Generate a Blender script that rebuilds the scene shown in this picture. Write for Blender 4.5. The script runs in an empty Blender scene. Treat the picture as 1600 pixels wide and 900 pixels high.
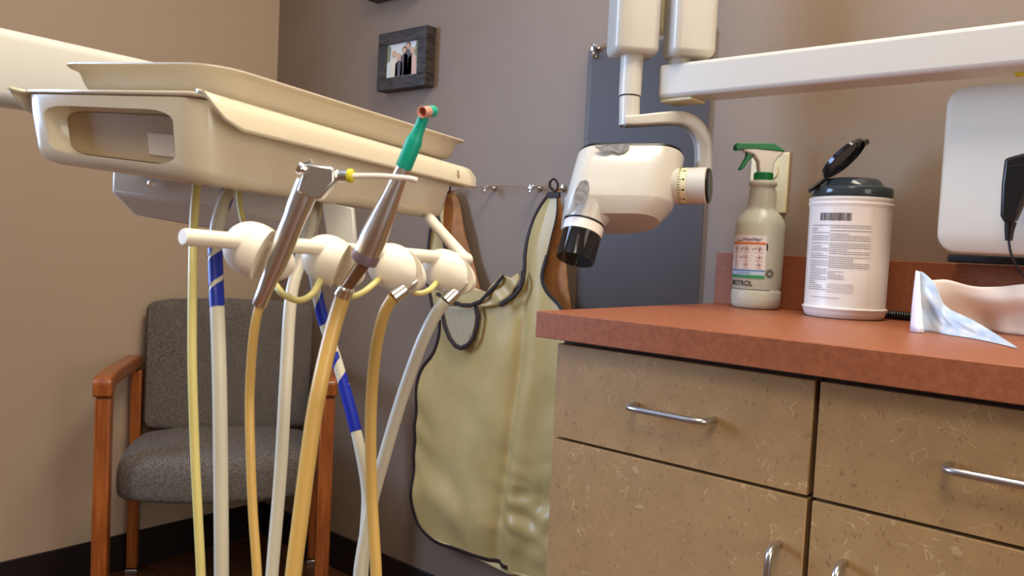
import bpy, bmesh, math, random
from mathutils import Vector, Matrix, noise
random.seed(4)
S=bpy.context.scene; C=S.collection
PI=math.pi
# ---------------- camera
cd=bpy.data.cameras.new('camera'); cam=bpy.data.objects.new('camera',cd); C.objects.link(cam); S.camera=cam
cd.sensor_width=36; cd.lens=28.64; cd.clip_start=.02
cam.matrix_world=Matrix(((0.7562,-0.0705,0.6505,2.2413),(0.6525,0.0070,-0.7578,-1.4444),(0.0489,0.9975,0.0513,0.95),(0,0,0,1)))
cd.dof.use_dof=True; cd.dof.focus_distance=1.25; cd.dof.aperture_fstop=14
# ---------------- world and exposure
w=bpy.data.worlds.new('sky'); S.world=w; w.use_nodes=True
w.node_tree.nodes['Background'].inputs[0].default_value=(.62,.78,1,1); w.node_tree.nodes['Background'].inputs[1].default_value=.6
S.view_settings.view_transform='Standard'; S.view_settings.look='None'; S.view_settings.gamma=1; S.view_settings.use_curve_mapping=False
S.view_settings.exposure=0.0
def area(name,loc,rot,sx,sy,power,col):
    l=bpy.data.lights.new(name,'AREA'); l.shape='RECTANGLE'; l.size=sx; l.size_y=sy; l.energy=power; l.color=col
    o=bpy.data.objects.new(name,l); C.objects.link(o); o.location=loc; o.rotation_euler=rot; return o
# daylight through the window in the left wall, behind the camera's left
area('window_daylight',(-.12,-1.95,1.5),(0,-PI/2,0),1.2,1.15,94,(.43,.63,1))
# two ceiling panels
area('ceiling_panel_light',(2.05,-.68,2.58),(0,0,0),.55,1.1,33,(1,.92,.77))
lb_=area('ceiling_panel_light',(2.5,-2.4,2.58),(0,0,0),.55,1.1,28,(1,.92,.77)); lb_.data.spread=math.radians(108)
# added warm fill from the right; its doorway is made up for it
area('added_fill_light',(3.97,-1.25,1.35),(0,PI/2,0),1.5,.9,18,(1,.92,.77))

# ---------------- helpers
WL={}
def finish(name,bm,mats,parent=None,smooth=True,bevel=0,kind=None,label=None,seg=2,ang=35,cat=None,group=None,subd=0,solid=0):
    bmesh.ops.recalc_face_normals(bm,faces=bm.faces)
    vs=[v.co.copy() for v in bm.verts]
    lo=Vector((min(v.x for v in vs),min(v.y for v in vs),min(v.z for v in vs))); hi=Vector((max(v.x for v in vs),max(v.y for v in vs),max(v.z for v in vs)))
    c=(lo+hi)/2
    if parent is None: c.z=lo.z
    for v in bm.verts: v.co-=c
    me=bpy.data.meshes.new(name); bm.to_mesh(me); bm.free()
    for m in (mats if isinstance(mats,(list,tuple)) else [mats]): me.materials.append(m)
    if smooth:
        for p in me.polygons: p.use_smooth=True
        me.set_sharp_from_angle(angle=math.radians(ang))
    o=bpy.data.objects.new(name,me); C.objects.link(o)
    pw=Vector((0,0,0))
    if parent is not None: o.parent=parent; pw=WL[parent.name]
    o.location=c-pw; WL[o.name]=c
    if solid: m=o.modifiers.new('thickness','SOLIDIFY'); m.thickness=solid; m.offset=0
    if bevel: m=o.modifiers.new('bevel','BEVEL'); m.width=bevel; m.segments=seg; m.limit_method='ANGLE'; m.angle_limit=math.radians(35)
    if subd: m=o.modifiers.new('sub','SUBSURF'); m.levels=subd; m.render_levels=subd
    if kind: o['kind']=kind
    if label: o['label']=label
    if cat: o['category']=cat
    if group: o['group']=group
    return o
def thing(name,loc,label,cat,group=None):
    o=bpy.data.objects.new(name,None); C.objects.link(o); o.location=loc; WL[o.name]=Vector(loc)
    o.empty_display_size=.02
    o['label']=label; o['category']=cat
    if group: o['group']=group
    return o
def B(): return bmesh.new()
def frame(d,up=Vector((0,0,1))):
    d=Vector(d).normalized(); up=Vector(up)
    if abs(d.dot(up.normalized()))>.97: up=Vector((1,0,0))
    x=up.cross(d).normalized(); y=d.cross(x).normalized(); return x,y,d
def box(bm,lo,hi,M=None,mi=0):
    x0,y0,z0=lo;x1,y1,z1=hi
    v=[Vector(p) for p in ((x0,y0,z0),(x1,y0,z0),(x1,y1,z0),(x0,y1,z0),(x0,y0,z1),(x1,y0,z1),(x1,y1,z1),(x0,y1,z1))]
    if M: v=[M@p for p in v]
    v=[bm.verts.new(p) for p in v]
    for f in ((0,3,2,1),(4,5,6,7),(0,1,5,4),(1,2,6,5),(2,3,7,6),(3,0,4,7)): bm.faces.new([v[i] for i in f]).material_index=mi
def catmull(pts,n=6):
    pts=[Vector(p) for p in pts]
    if len(pts)<3: return pts
    P=[2*pts[0]-pts[1]]+pts+[2*pts[-1]-pts[-2]]; out=[]
    for i in range(1,len(P)-2):
        a,b,c,d=P[i-1:i+3]
        for k in range(n):
            t=k/n; out.append(.5*((2*b)+(c-a)*t+(2*a-5*b+4*c-d)*t*t+(3*b-a-3*c+d)*t**3))
    out.append(pts[-1]); return out
def lerp_list(L,n):
    out=[]
    for i in range(n):
        t=i/(n-1)*(len(L)-1); k=min(int(t),len(L)-2); out.append(L[k]+(L[k+1]-L[k])*(t-k))
    return out
def tube(bm,pts,r,seg=16,cap=True,smooth=0,mi=0,ell=None,up=None):
    """pts path, r radius or list; ell=(a,b) section scale"""
    if smooth: pts=catmull(pts,smooth)
    pts=[Vector(p) for p in pts]; n=len(pts)
    R=[r]*n if not isinstance(r,(list,tuple)) else (list(r) if len(r)==n else lerp_list(list(r),n))
    rings=[]; x=None
    for i,p in enumerate(pts):
        d=(pts[min(i+1,n-1)]-pts[max(i-1,0)]).normalized()
        if x is None: x,y,_=frame(d,up or Vector((0,0,1)))
        else:
            x=(x-d*x.dot(d)).normalized(); y=d.cross(x)
        a,b=ell or (1,1)
        rings.append([bm.verts.new(p+(x*math.cos(t)*a+y*math.sin(t)*b)*R[i]) for t in [2*PI*k/seg for k in range(seg)]])
    for i in range(n-1):
        for k in range(seg):
            bm.faces.new((rings[i][k],rings[i][(k+1)%seg],rings[i+1][(k+1)%seg],rings[i+1][k])).material_index=mi
    if cap:
        bm.faces.new(list(reversed(rings[0]))).material_index=mi; bm.faces.new(rings[-1]).material_index=mi
    return rings
def lathe(bm,prof,o,ax=(0,0,1),seg=32,mi=0,cap0=True,cap1=True,sc=(1,1),up=(0,1,0)):
    """prof: list of (radius, height) along the axis"""
    x,y,d=frame(ax,up); o=Vector(o)
    rings=[[bm.verts.new(o+d*h+(x*math.cos(2*PI*k/seg)*sc[0]+y*math.sin(2*PI*k/seg)*sc[1])*r) for k in range(seg)] for r,h in prof]
    for i in range(len(rings)-1):
        for k in range(seg): bm.faces.new((rings[i][k],rings[i][(k+1)%seg],rings[i+1][(k+1)%seg],rings[i+1][k])).material_index=mi
    if cap0: bm.faces.new(list(reversed(rings[0]))).material_index=mi
    if cap1: bm.faces.new(rings[-1]).material_index=mi
def prism(bm,pts,off,mi=0):
    off=Vector(off); a=[bm.verts.new(Vector(p)-off/2) for p in pts]; b=[bm.verts.new(Vector(p)+off/2) for p in pts]; n=len(pts)
    bm.faces.new(a).material_index=mi; bm.faces.new(list(reversed(b))).material_index=mi
    for i in range(n): bm.faces.new((a[i],b[i],b[(i+1)%n],a[(i+1)%n])).material_index=mi
def loft(bm,rings,closed=True,cap=True,mi=0):
    R=[[bm.verts.new(Vector(p)) for p in r] for r in rings]; n=len(R[0])
    for i in range(len(R)-1):
        for k in range(n if closed else n-1): bm.faces.new((R[i][k],R[i][(k+1)%n],R[i+1][(k+1)%n],R[i+1][k])).material_index=mi
    if cap and closed: bm.faces.new(list(reversed(R[0]))); bm.faces.new(R[-1])
def rrect(w,h,r,n=6):
    out=[]
    for cx,cy,a0 in ((w/2-r,h/2-r,0),(-w/2+r,h/2-r,PI/2),(-w/2+r,-h/2+r,PI),(w/2-r,-h/2+r,1.5*PI)):
        for k in range(n+1): a=a0+PI/2*k/n; out.append((cx+r*math.cos(a),cy+r*math.sin(a)))
    return out
def boolean(o,cutter,op='DIFFERENCE'):
    m=o.modifiers.new('cut','BOOLEAN'); m.object=cutter; m.operation=op; m.solver='EXACT'
    bpy.context.view_layer.update(); dg=bpy.context.evaluated_depsgraph_get()
    me=bpy.data.meshes.new_from_object(o.evaluated_get(dg)); o.modifiers.clear(); o.data=me
    bpy.data.objects.remove(cutter)
# ---------------- materials
def srgb(r,g,b):
    f=lambda c:(c/255/12.92 if c/255<=.04045 else ((c/255+.055)/1.055)**2.4); return (f(r),f(g),f(b),1)
def mat(name,col,rough=.5,metal=0,trans=0,ior=1.45,coat=0,alpha=1,sss=0,spec=.5,aniso=0):
    m=bpy.data.materials.new(name); m.use_nodes=True; b=m.node_tree.nodes['Principled BSDF']
    b.inputs['Base Color'].default_value=col; b.inputs['Roughness'].default_value=rough; b.inputs['Metallic'].default_value=metal
    b.inputs['Transmission Weight'].default_value=trans; b.inputs['IOR'].default_value=ior; b.inputs['Coat Weight'].default_value=coat
    b.inputs['Alpha'].default_value=alpha; b.inputs['Specular IOR Level'].default_value=spec; b.inputs['Coat Roughness'].default_value=.08
    if sss: b.inputs['Subsurface Weight'].default_value=sss; b.inputs['Subsurface Radius'].default_value=(.01,.008,.005); b.inputs['Subsurface Scale'].default_value=.5
    return m
def N(m,t,**k):
    n=m.node_tree.nodes.new(t)
    for a,v in k.items():
        if a in n.inputs: n.inputs[a].default_value=v
        else: setattr(n,a,v)
    return n
def L(m,a,b): m.node_tree.links.new(a,b)
def coords(m,scale=(1,1,1),kind='Object'):
    t=N(m,'ShaderNodeTexCoord'); p=N(m,'ShaderNodeMapping'); p.inputs['Scale'].default_value=scale; L(m,t.outputs[kind],p.inputs[0]); return p.outputs[0]
def noisecol(m,c1,c2,scale,stretch=(1,1,1),detail=4,lo=.35,hi=.65,bump=0,dist=.002,rough=.6):
    b=m.node_tree.nodes['Principled BSDF']
    n=N(m,'ShaderNodeTexNoise',Scale=scale,Detail=detail,Roughness=rough); L(m,coords(m,stretch),n.inputs['Vector'])
    r=N(m,'ShaderNodeValToRGB'); r.color_ramp.elements[0].position=lo; r.color_ramp.elements[1].position=hi; r.color_ramp.elements[0].color=c1; r.color_ramp.elements[1].color=c2
    L(m,n.outputs[0],r.inputs[0]); L(m,r.outputs[0],b.inputs['Base Color'])
    if bump: bp=N(m,'ShaderNodeBump',Strength=bump,Distance=dist); L(m,n.outputs[0],bp.inputs['Height']); L(m,bp.outputs[0],b.inputs['Normal'])
    return r
def mix2(m,prev,fac,col):
    mx=N(m,'ShaderNodeMix',data_type='RGBA'); L(m,fac,mx.inputs[0]); L(m,prev,mx.inputs[6]); mx.inputs[7].default_value=col; return mx.outputs[2]
M_wall=mat('taupe_wall_paint',srgb(160,144,128),.55); noisecol(M_wall,srgb(138,118,99),srgb(145,125,106),2.0,bump=0)  # wall tone darkened for the dimmer light on the back wall
nb=N(M_wall,'ShaderNodeTexNoise',Scale=170,Detail=2); L(M_wall,coords(M_wall),nb.inputs['Vector']); bp=N(M_wall,'ShaderNodeBump',Strength=.12,Distance=.002); L(M_wall,nb.outputs[0],bp.inputs['Height']); L(M_wall,bp.outputs[0],M_wall.node_tree.nodes['Principled BSDF'].inputs['Normal'])
M_ceil=mat('ceiling_white',srgb(225,220,210),.8)
M_base=mat('dark_rubber_base',srgb(28,18,16),.5)
M_floor=mat('floor_wood',srgb(120,75,40),.4); noisecol(M_floor,srgb(70,40,22),srgb(104,62,34),9,(1,9,1),bump=.05)
M_groove=mat('subfloor',srgb(50,30,18),.7)
M_lam=mat('tan_laminate',srgb(170,140,105),.5)
def laminate(m,c1,c2,cl,cd_):
    b=m.node_tree.nodes['Principled BSDF']; r=noisecol(m,c1,c2,22,detail=8,lo=.3,hi=.7,rough=.7)
    prev=r.outputs[0]
    for sc,off,th,cc,msc in ((30,(0,0,0),.009,cl,52),(38,(3,1,7),.008,cl,47),(46,(9,4,2),.009,cd_,60)):
        cv=coords(m); ad=N(m,'ShaderNodeVectorMath',operation='ADD'); ad.inputs[1].default_value=off; L(m,cv,ad.inputs[0])
        n=N(m,'ShaderNodeTexNoise',Scale=sc,Detail=1.0,Distortion=.7); L(m,ad.outputs[0],n.inputs['Vector'])
        s=N(m,'ShaderNodeMath',operation='SUBTRACT'); s.inputs[1].default_value=.5; L(m,n.outputs[0],s.inputs[0])
        a=N(m,'ShaderNodeMath',operation='ABSOLUTE'); L(m,s.outputs[0],a.inputs[0])
        lt=N(m,'ShaderNodeMath',operation='LESS_THAN'); lt.inputs[1].default_value=th; L(m,a.outputs[0],lt.inputs[0])
        n2=N(m,'ShaderNodeTexNoise',Scale=msc,Detail=1); L(m,ad.outputs[0],n2.inputs['Vector'])
        gt=N(m,'ShaderNodeMath',operation='GREATER_THAN'); gt.inputs[1].default_value=.62; L(m,n2.outputs[0],gt.inputs[0])
        mu=N(m,'ShaderNodeMath',operation='MULTIPLY'); L(m,lt.outputs[0],mu.inputs[0]); L(m,gt.outputs[0],mu.inputs[1])
        m3=N(m,'ShaderNodeMath',operation='MULTIPLY'); m3.inputs[1].default_value=.36; L(m,mu.outputs[0],m3.inputs[0])
        prev=mix2(m,prev,m3.outputs[0],cc)
    # small dark flecks
    v=N(m,'ShaderNodeTexNoise',Scale=260,Detail=1); L(m,coords(m,(1,1,.5)),v.inputs['Vector']); g=N(m,'ShaderNodeMath',operation='GREATER_THAN'); g.inputs[1].default_value=.70; L(m,v.outputs[0],g.inputs[0])
    m3=N(m,'ShaderNodeMath',operation='MULTIPLY'); m3.inputs[1].default_value=.55; L(m,g.outputs[0],m3.inputs[0])
    prev=mix2(m,prev,m3.outputs[0],cd_); L(m,prev,b.inputs['Base Color'])
laminate(M_lam,srgb(156,121,78),srgb(170,134,88),srgb(214,186,140),srgb(124,86,58))
M_carc=mat('dark_carcass',srgb(62,38,30),.6)
M_ctop=mat('terracotta_laminate',srgb(165,95,65),.42,spec=.35); r_=noisecol(M_ctop,srgb(140,80,52),srgb(160,95,62),120,detail=5,lo=.35,hi=.65,rough=.7)
M_white=mat('white_plastic',srgb(214,210,200),.35,coat=.1)
M_unit=mat('cream_gloss_plastic',srgb(220,206,178),.22,coat=.4)
M_tray=mat('cream_tray',srgb(200,188,168),.35)
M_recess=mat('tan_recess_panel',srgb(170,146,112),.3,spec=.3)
M_xray=mat('ivory_enamel',srgb(202,195,182),.3,coat=.2)
M_bar=mat('white_bar_plastic',srgb(238,228,208),.4,sss=.1)
M_metal=mat('brushed_steel',srgb(222,216,208),.28,1); 
n_=N(M_metal,'ShaderNodeTexNoise',Scale=300,Detail=2); L(M_metal,coords(M_metal,(1,1,.05)),n_.inputs['Vector']); b_=N(M_metal,'ShaderNodeBump',Strength=.05,Distance=.0005); L(M_metal,n_.outputs[0],b_.inputs['Height']); L(M_metal,b_.outputs[0],M_metal.node_tree.nodes['Principled BSDF'].inputs['Normal'])
M_chrome=mat('chrome',srgb(235,232,228),.14,1)
M_satin=mat('satin_nickel',srgb(195,192,190),.3,1)
M_black=mat('black_plastic',srgb(22,20,20),.3)
M_dark=mat('dark_slot',srgb(14,11,10),.6)
M_smoke=mat('smoked_clear_plastic',srgb(34,30,27),.05,alpha=.68)
M_smokelid=mat('smoke_grey_lid',srgb(58,66,68),.12,alpha=.88)
M_amber=mat('amber_tubing',srgb(206,168,96),.3,sss=.2)
M_pale=mat('pale_yellow_tubing',srgb(214,200,128),.35,sss=.2)
M_grey=mat('milky_grey_tubing',srgb(206,198,178),.3,sss=.3)
M_blue=mat('blue_tape',srgb(8,34,150),.4)
M_green=mat('green_spray_plastic',srgb(18,120,62),.35)
M_teal=mat('teal_plastic',srgb(10,168,138),.4)
M_pink=mat('pink_rubber_cup',srgb(226,160,140),.5)
M_cupin=mat('cup_inside',srgb(150,60,45),.6)
M_yellow=mat('yellow_ring',srgb(222,206,40),.4)
M_purple=mat('mauve_band',srgb(150,132,140),.35,.5)
M_bottle=mat('milky_bottle_plastic',srgb(206,204,184),.3,sss=.3)
M_fluid=mat('bottle_lower_milky',srgb(206,190,150),.3,sss=.3)
M_can=mat('white_canister_plastic',srgb(236,226,214),.35)
M_print=mat('black_print',srgb(32,32,38),.5)
M_gprint=mat('grey_print',srgb(142,134,134),.5)
M_paper=mat('label_paper',srgb(240,232,226),.5)
M_orange=mat('label_orange',srgb(228,120,60),.5)
M_lblue=mat('label_blue',srgb(60,120,190),.5)
M_lpale=mat('label_pale_blue',srgb(190,212,232),.5)
M_lgreen=mat('label_green',srgb(60,150,96),.5)
M_red=mat('label_red',srgb(190,50,40),.5)
M_apr=mat('apron_vinyl',srgb(210,188,138),.36); noisecol(M_apr,srgb(190,164,104),srgb(206,181,122),6,bump=.05,dist=.001)
M_aprin=mat('apron_pocket_cloth',srgb(176,160,128),.6)
M_suede=mat('apron_suede_back',srgb(178,118,66),.7); noisecol(M_suede,srgb(160,104,58),srgb(186,126,72),30,bump=.1)
M_trim=mat('dark_brown_binding',srgb(42,24,20),.6)
M_steel_patch=mat('bare_steel_patch',srgb(150,148,150),.6,.1); noisecol(M_steel_patch,srgb(96,96,98),srgb(140,139,140),90,bump=.2)
M_acr=mat('acrylic_sheet',srgb(78,62,54),.36,alpha=.42,spec=.35)
M_frame=mat('weathered_black_frame',srgb(52,44,40),.5); noisecol(M_frame,srgb(34,28,26),srgb(72,62,56),40,(1,1,3),bump=.1)
M_wood=mat('cherry_wood',srgb(170,92,38),.32,coat=.2); noisecol(M_wood,srgb(136,68,26),srgb(176,98,42),14,(6,6,.6),bump=.02)
M_fab=mat('grey_tweed',srgb(100,92,88),.9)
def tweed(m):
    b=m.node_tree.nodes['Principled BSDF']
    n=N(m,'ShaderNodeTexNoise',Scale=190,Detail=3,Roughness=.9); L(m,coords(m,(1,1,1.6)),n.inputs['Vector'])
    wv=N(m,'ShaderNodeTexWave',Scale=110,Distortion=3); wv.bands_direction='DIAGONAL'; wv.inputs['Detail Scale'].default_value=20; L(m,coords(m),wv.inputs['Vector'])
    mx=N(m,'ShaderNodeMath',operation='MULTIPLY_ADD'); mx.inputs[1].default_value=.35; L(m,wv.outputs[1],mx.inputs[0]); L(m,n.outputs[0],mx.inputs[2])
    r=N(m,'ShaderNodeValToRGB'); r.color_ramp.elements[0].position=.50; r.color_ramp.elements[1].position=.92; r.color_ramp.elements[0].color=srgb(38,32,29); r.color_ramp.elements[1].color=srgb(150,138,126)
    L(m,mx.outputs[0],r.inputs[0]); L(m,r.outputs[0],b.inputs['Base Color'])
    bp=N(m,'ShaderNodeBump',Strength=.5,Distance=.002); L(m,mx.outputs[0],bp.inputs['Height']); L(m,bp.outputs[0],b.inputs['Normal'])
tweed(M_fab)
M_ivory=mat('ivory_plate',srgb(226,212,170),.4)
M_bib=mat('bib_paper',srgb(244,228,214),.7,sss=.1)
M_film=mat('blue_plastic_film',srgb(186,206,226),.3,alpha=.85); noisecol(M_film,srgb(176,198,226),srgb(216,222,226),40,bump=.3,dist=.001)
M_mon=mat('monitor_back_plastic',srgb(210,200,178),.45)
M_glass=mat('window_glass',srgb(235,240,245),.02,trans=1)
M_bright=mat('ceiling_panel_diffuser',srgb(255,240,215),.5); b_=M_bright.node_tree.nodes['Principled BSDF']; b_.inputs['Emission Color'].default_value=(1,.85,.65,1); b_.inputs['Emission Strength'].default_value=3

# ================= SETTING =================
def struct(name,lo,hi,m,**k):
    bm=B(); box(bm,lo,hi); return finish(name,bm,m,kind='structure',smooth=False,**k)
XR=3.9; YF=-4.0; ZC=2.62
fl=struct('floor',(-.1,YF-.1,-.1),(XR+.1,.1,-.012),M_groove)
struct('ceiling',(-.1,YF-.1,ZC),(XR+.1,.1,ZC+.1),M_ceil)
struct('wall_back',(-.1,0,0),(XR+.1,.1,ZC),M_wall)
bm=B(); box(bm,(XR,-.75,0),(XR+.1,0,ZC)); box(bm,(XR,YF,0),(XR+.1,-1.75,ZC)); box(bm,(XR,-1.75,2.1),(XR+.1,-.75,ZC)); finish('wall_right',bm,M_wall,kind='structure',smooth=False)  # door opening made up so the added fill can enter
bm=B(); box(bm,(XR-.015,-.75,0),(XR,-.68,2.17)); box(bm,(XR-.015,-1.82,0),(XR,-1.75,2.17)); box(bm,(XR-.015,-1.75,2.1),(XR,-.75,2.17)); finish('trim_1',bm,M_white,kind='structure',smooth=False)
struct('wall_front',(-.1,YF-.1,0),(XR+.1,YF,ZC),M_wall)
M_wall_l=mat('taupe_wall_paint_lit',srgb(188,163,138),.55); nb=N(M_wall_l,'ShaderNodeTexNoise',Scale=170,Detail=2); L(M_wall_l,coords(M_wall_l),nb.inputs['Vector']); bp=N(M_wall_l,'ShaderNodeBump',Strength=.12,Distance=.002); L(M_wall_l,nb.outputs[0],bp.inputs['Height']); L(M_wall_l,bp.outputs[0],M_wall_l.node_tree.nodes['Principled BSDF'].inputs['Normal'])  # lighter copy: left wall's stronger light put into the paint
bm=B(); wy0,wy1,wz0,wz1=-2.56,-1.36,.9,2.12
box(bm,(-.1,wy1,0),(0,0,ZC)); box(bm,(-.1,YF,0),(0,wy0,ZC)); box(bm,(-.1,wy0,0),(0,wy1,wz0)); box(bm,(-.1,wy0,wz1),(0,wy1,ZC))
finish('wall_left',bm,M_wall_l,kind='structure',smooth=False)
bm=B()
for a,b_ in (((-.08,wy0,wz0),(-.03,wy0+.04,wz1)),((-.08,wy1-.04,wz0),(-.03,wy1,wz1)),((-.08,wy0,wz0),(-.03,wy1,wz0+.04)),((-.08,wy0,wz1-.04),(-.03,wy1,wz1))): box(bm,a,b_)
wf=finish('window_1',bm,M_white,kind='structure',smooth=False)
# planks (visible part of the floor, corner side)
pw=.095; k=0
for j in range(12):
    y1=-.002-j*(pw+.002); x=.0-(j%3)*.3
    while x<2.0:
        x0=max(x,.002); x1=min(x+.9,2.0)
        if x1-x0>.05:
            bm=B(); box(bm,(x0+.001,y1-pw,-.012),(x1-.001,y1,0)); finish('plank',bm,M_floor,fl,smooth=False,bevel=.001,seg=1)
        x+=.9
bm=B(); box(bm,(.0,YF,-.0119),(XR,y1-pw-.002,-.0005)); box(bm,(2.002,y1-pw,-.0119),(XR,0,-.0005)); finish('floor_field',bm,M_floor,fl,smooth=False)
bm=B(); box(bm,(.008,-.008,0),(1.54,0,.101)); finish('baseboard_back',bm,M_base,kind='structure',bevel=.002)
bm=B(); box(bm,(0,YF,0),(.008,0,.101)); finish('baseboard_left',bm,M_base,kind='structure',bevel=.002)
for i,(cx,cy) in enumerate(((2.05,-.68),(2.5,-2.4))):
    t=thing('ceiling_panel_lamp',(cx,cy,ZC),('ceiling light panel over the delivery unit','ceiling light panel near the front wall','ceiling light panel by the window')[i],'ceiling light','ceiling light panels')
    bm=B(); box(bm,(cx-.3,cy-.6,ZC-.03),(cx+.3,cy-.57,ZC)); box(bm,(cx-.3,cy+.57,ZC-.03),(cx+.3,cy+.6,ZC)); box(bm,(cx-.3,cy-.57,ZC-.03),(cx-.28,cy+.57,ZC)); box(bm,(cx+.28,cy-.57,ZC-.03),(cx+.3,cy+.57,ZC)); finish('panel_frame',bm,M_white,t,smooth=False)
    bm=B(); box(bm,(cx-.28,cy-.57,ZC-.012),(cx+.28,cy+.57,ZC)); finish('diffuser',bm,M_bright,t,smooth=False)

# ================= CABINETS AND WORKTOP =================
CT=.861
def pull(parent,a,b,out=.03,r=.0042):
    a=Vector(a); b=Vector(b); o=Vector((0,-out,0)); d=(b-a).normalized()
    pts=[a,a+o*.55,a+o*.88+d*.004,a+o+d*.014]+[a+o+(b-a)*t for t in (.3,.5,.7)]+[b+o-d*.014,b+o*.88-d*.004,b+o*.55,b]
    bm=B(); tube(bm,pts,r,12,smooth=3); return finish('handle',bm,M_satin,parent)
def cabinet(x0,x1,lab,hx,h1,dlab):
    t=thing('base_cabinet',(x0+.2,-.26,0),lab,'cabinet','flecked base cabinets under the worktop')
    bm=B(); box(bm,(x0,-.512,.1),(x0+.018,-.002,.824)); box(bm,(x1-.018,-.512,.1),(x1,-.002,.824)); box(bm,(x0+.018,-.02,.1),(x1-.018,-.002,.824)); box(bm,(x0+.018,-.512,.1),(x1-.018,-.02,.118)); box(bm,(x0+.018,-.512,.806),(x1-.018,-.4,.824)); box(bm,(x0+.018,-.505,.66),(x1-.018,-.4,.678))
    finish('carcass',bm,M_carc,t,smooth=False)
    bm=B(); box(bm,(x0,-.46,.0),(x1,-.445,.1)); finish('toe_kick',bm,M_base,t,smooth=False)
    d=None
    bm=B(); box(bm,(x0+.002,-.53,.6845),(x1-.002,-.5122,.816)); d=finish('drawer',bm,M_lam,t,bevel=.0008,seg=1)
    pull(d,(h1[0],-.53,.751),(h1[1],-.53,.751))
    bm=B(); box(bm,(x0+.002,-.53,.11),(x1-.002,-.5122,.6805)); d=finish('door',bm,M_lam,t,bevel=.0008,seg=1)
    pull(d,(hx,-.53,.505),(hx,-.53,.622))
    return t
cabinet(1.5445,1.9128,'tan flecked base cabinet with drawer and door at the counter end beside the hanging apron',1.883,(1.682,1.793),'')
cabinet(1.9152,2.30,'tan flecked base cabinet nearest the camera under the canister and paper bib',1.957,(2.052,2.163),'')
cabinet(2.3024,2.70,'tan flecked base cabinet at the right beyond the photo edge',2.345,(2.44,2.55),'')
t=thing('countertop',(1.9,-.28,.8245),'terracotta laminate worktop with low backsplash along the back wall','worktop')
bm=B(); box(bm,(1.526,-.556,.8245),(2.95,0,CT)); finish('worktop_slab',bm,M_ctop,t,bevel=.0012)
bm=B(); box(bm,(1.524,-.018,CT),(2.95,0,.957)); finish('backsplash',bm,M_ctop,t,bevel=.001)

# ================= CHAIR (diagonal in the corner) =================
def chair():
    t=thing('guest_armchair',(.36,-.33,0),'grey tweed guest armchair with orange wooden arms standing in the room corner','chair')
    bl=Vector((.026,-.434,0)); br=Vector((.308,-.016,0)); 
    r=(br-bl).normalized(); f=Vector((r.y,-r.x,0)); Wd=(br-bl).length
    if f.y>0: f=-f
    o=(bl+br)/2
    Mx=Matrix((( r.x,f.x,0,o.x),(r.y,f.y,0,o.y),(0,0,1,0),(0,0,0,1)))
    P=lambda x,y,z:Mx@Vector((x,y,z))
    hw=Wd/2; D=.365; H=.607
    def post(name,x,y0,z0,y1,z1,sx,sy):
        bm=B(); a=[P(x-sx,y0-sy,z0),P(x+sx,y0-sy,z0),P(x+sx,y0+sy,z0),P(x-sx,y0+sy,z0)]; b=[P(x-sx,y1-sy,z1),P(x+sx,y1-sy,z1),P(x+sx,y1+sy,z1),P(x-sx,y1+sy,z1)]
        loft(bm,[a,b]); return finish(name,bm,M_wood,t,bevel=.004)
    for s in (-1,1):
        x=s*(hw)
        post('leg',x,D,0,D-.005,H-.049,.017,.02)
        post('leg',x*.96,.0,.014,-.005,H-.045,.014,.02)
        bm=B(); box(bm,(x*.96-.016,-.022,0),(x*.96+.016,.022,.012),Mx); finish('foot_pad',bm,M_satin,t,bevel=.002)
        # arm: bent bar, front end turned down
        bm=B(); prof=[(D+.022,H-.047),(D+.024,H-.012),(D+.012,H),(.29,H+.004),(.16,H-.001),(-.02,H-.006),(-.02,H-.038),(.16,H-.033),(.29,H-.029),(D-.026,H-.032),(D-.026,H-.047)]
        prism(bm,[P(x,a,b) for a,b in prof],r*.042); finish('armrest',bm,M_wood,t,bevel=.006,seg=3)
    # seat cushion: curved front edge
    bm=B(); rings=[]
    def outline(sc,z,n=10):
        out=[]
        W0=hw-.018
        pts=[(-W0*.96,.01),(-W0*1.0,.15),(-W0*1.0,.30),(-W0*.97,.36),(-W0*.5,.395),(0,.41),(W0*.5,.395),(W0*.97,.36),(W0*1.0,.30),(W0*1.0,.15),(W0*.96,.01)]
        return [P(a*sc,.2+(b-.2)*sc,z) for a,b in pts]
    for sc,z in ((.9,.305),(.985,.309),(1,.325),(1.005,.360),(.995,.385),(.965,.402),(.92,.411),(.8,.418),(.5,.424),(.2,.426)): rings.append(outline(sc,z))
    loft(bm,rings); finish('seat',bm,M_fab,t,subd=1,ang=80)
    # backrest: reclined slab, slightly curved, rounded top
    bm=B(); rows=[]
    W1=.222
    nz=14
    def yb(u,z): # back plane reclines; dished sideways
        return .030-(z-.40)*.10-.020*(1-(u)**2)
    sec=[]
    for i in range(nz+1):
        tt=i/nz; z=.40+tt*.365; 
        cr=1-max(0,(tt-.93)/.07)**2*.10
        ring=[]
        th=.022*(1-max(0,(tt-.9)/.1)**2*.55)
        wz=W1*cr*(1+.02*tt)
        for k in range(9): u=-1+k/4; ring.append(P(u*wz,yb(u,z)+th*(1-abs(u)**6*.5),z))
        for k in range(9): u=1-k/4; ring.append(P(u*wz,yb(u,z)-th*(1-abs(u)**6*.5),z))
        rows.append(ring)
    loft(bm,rows); finish('backrest',bm,M_fab,t,subd=1,ang=80)
    bm=B(); box(bm,(-hw*.85,.04,.288),(hw*.85,.27,.303),Mx); finish('seat_frame',bm,M_dark,t,bevel=.003)
chair()

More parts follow.
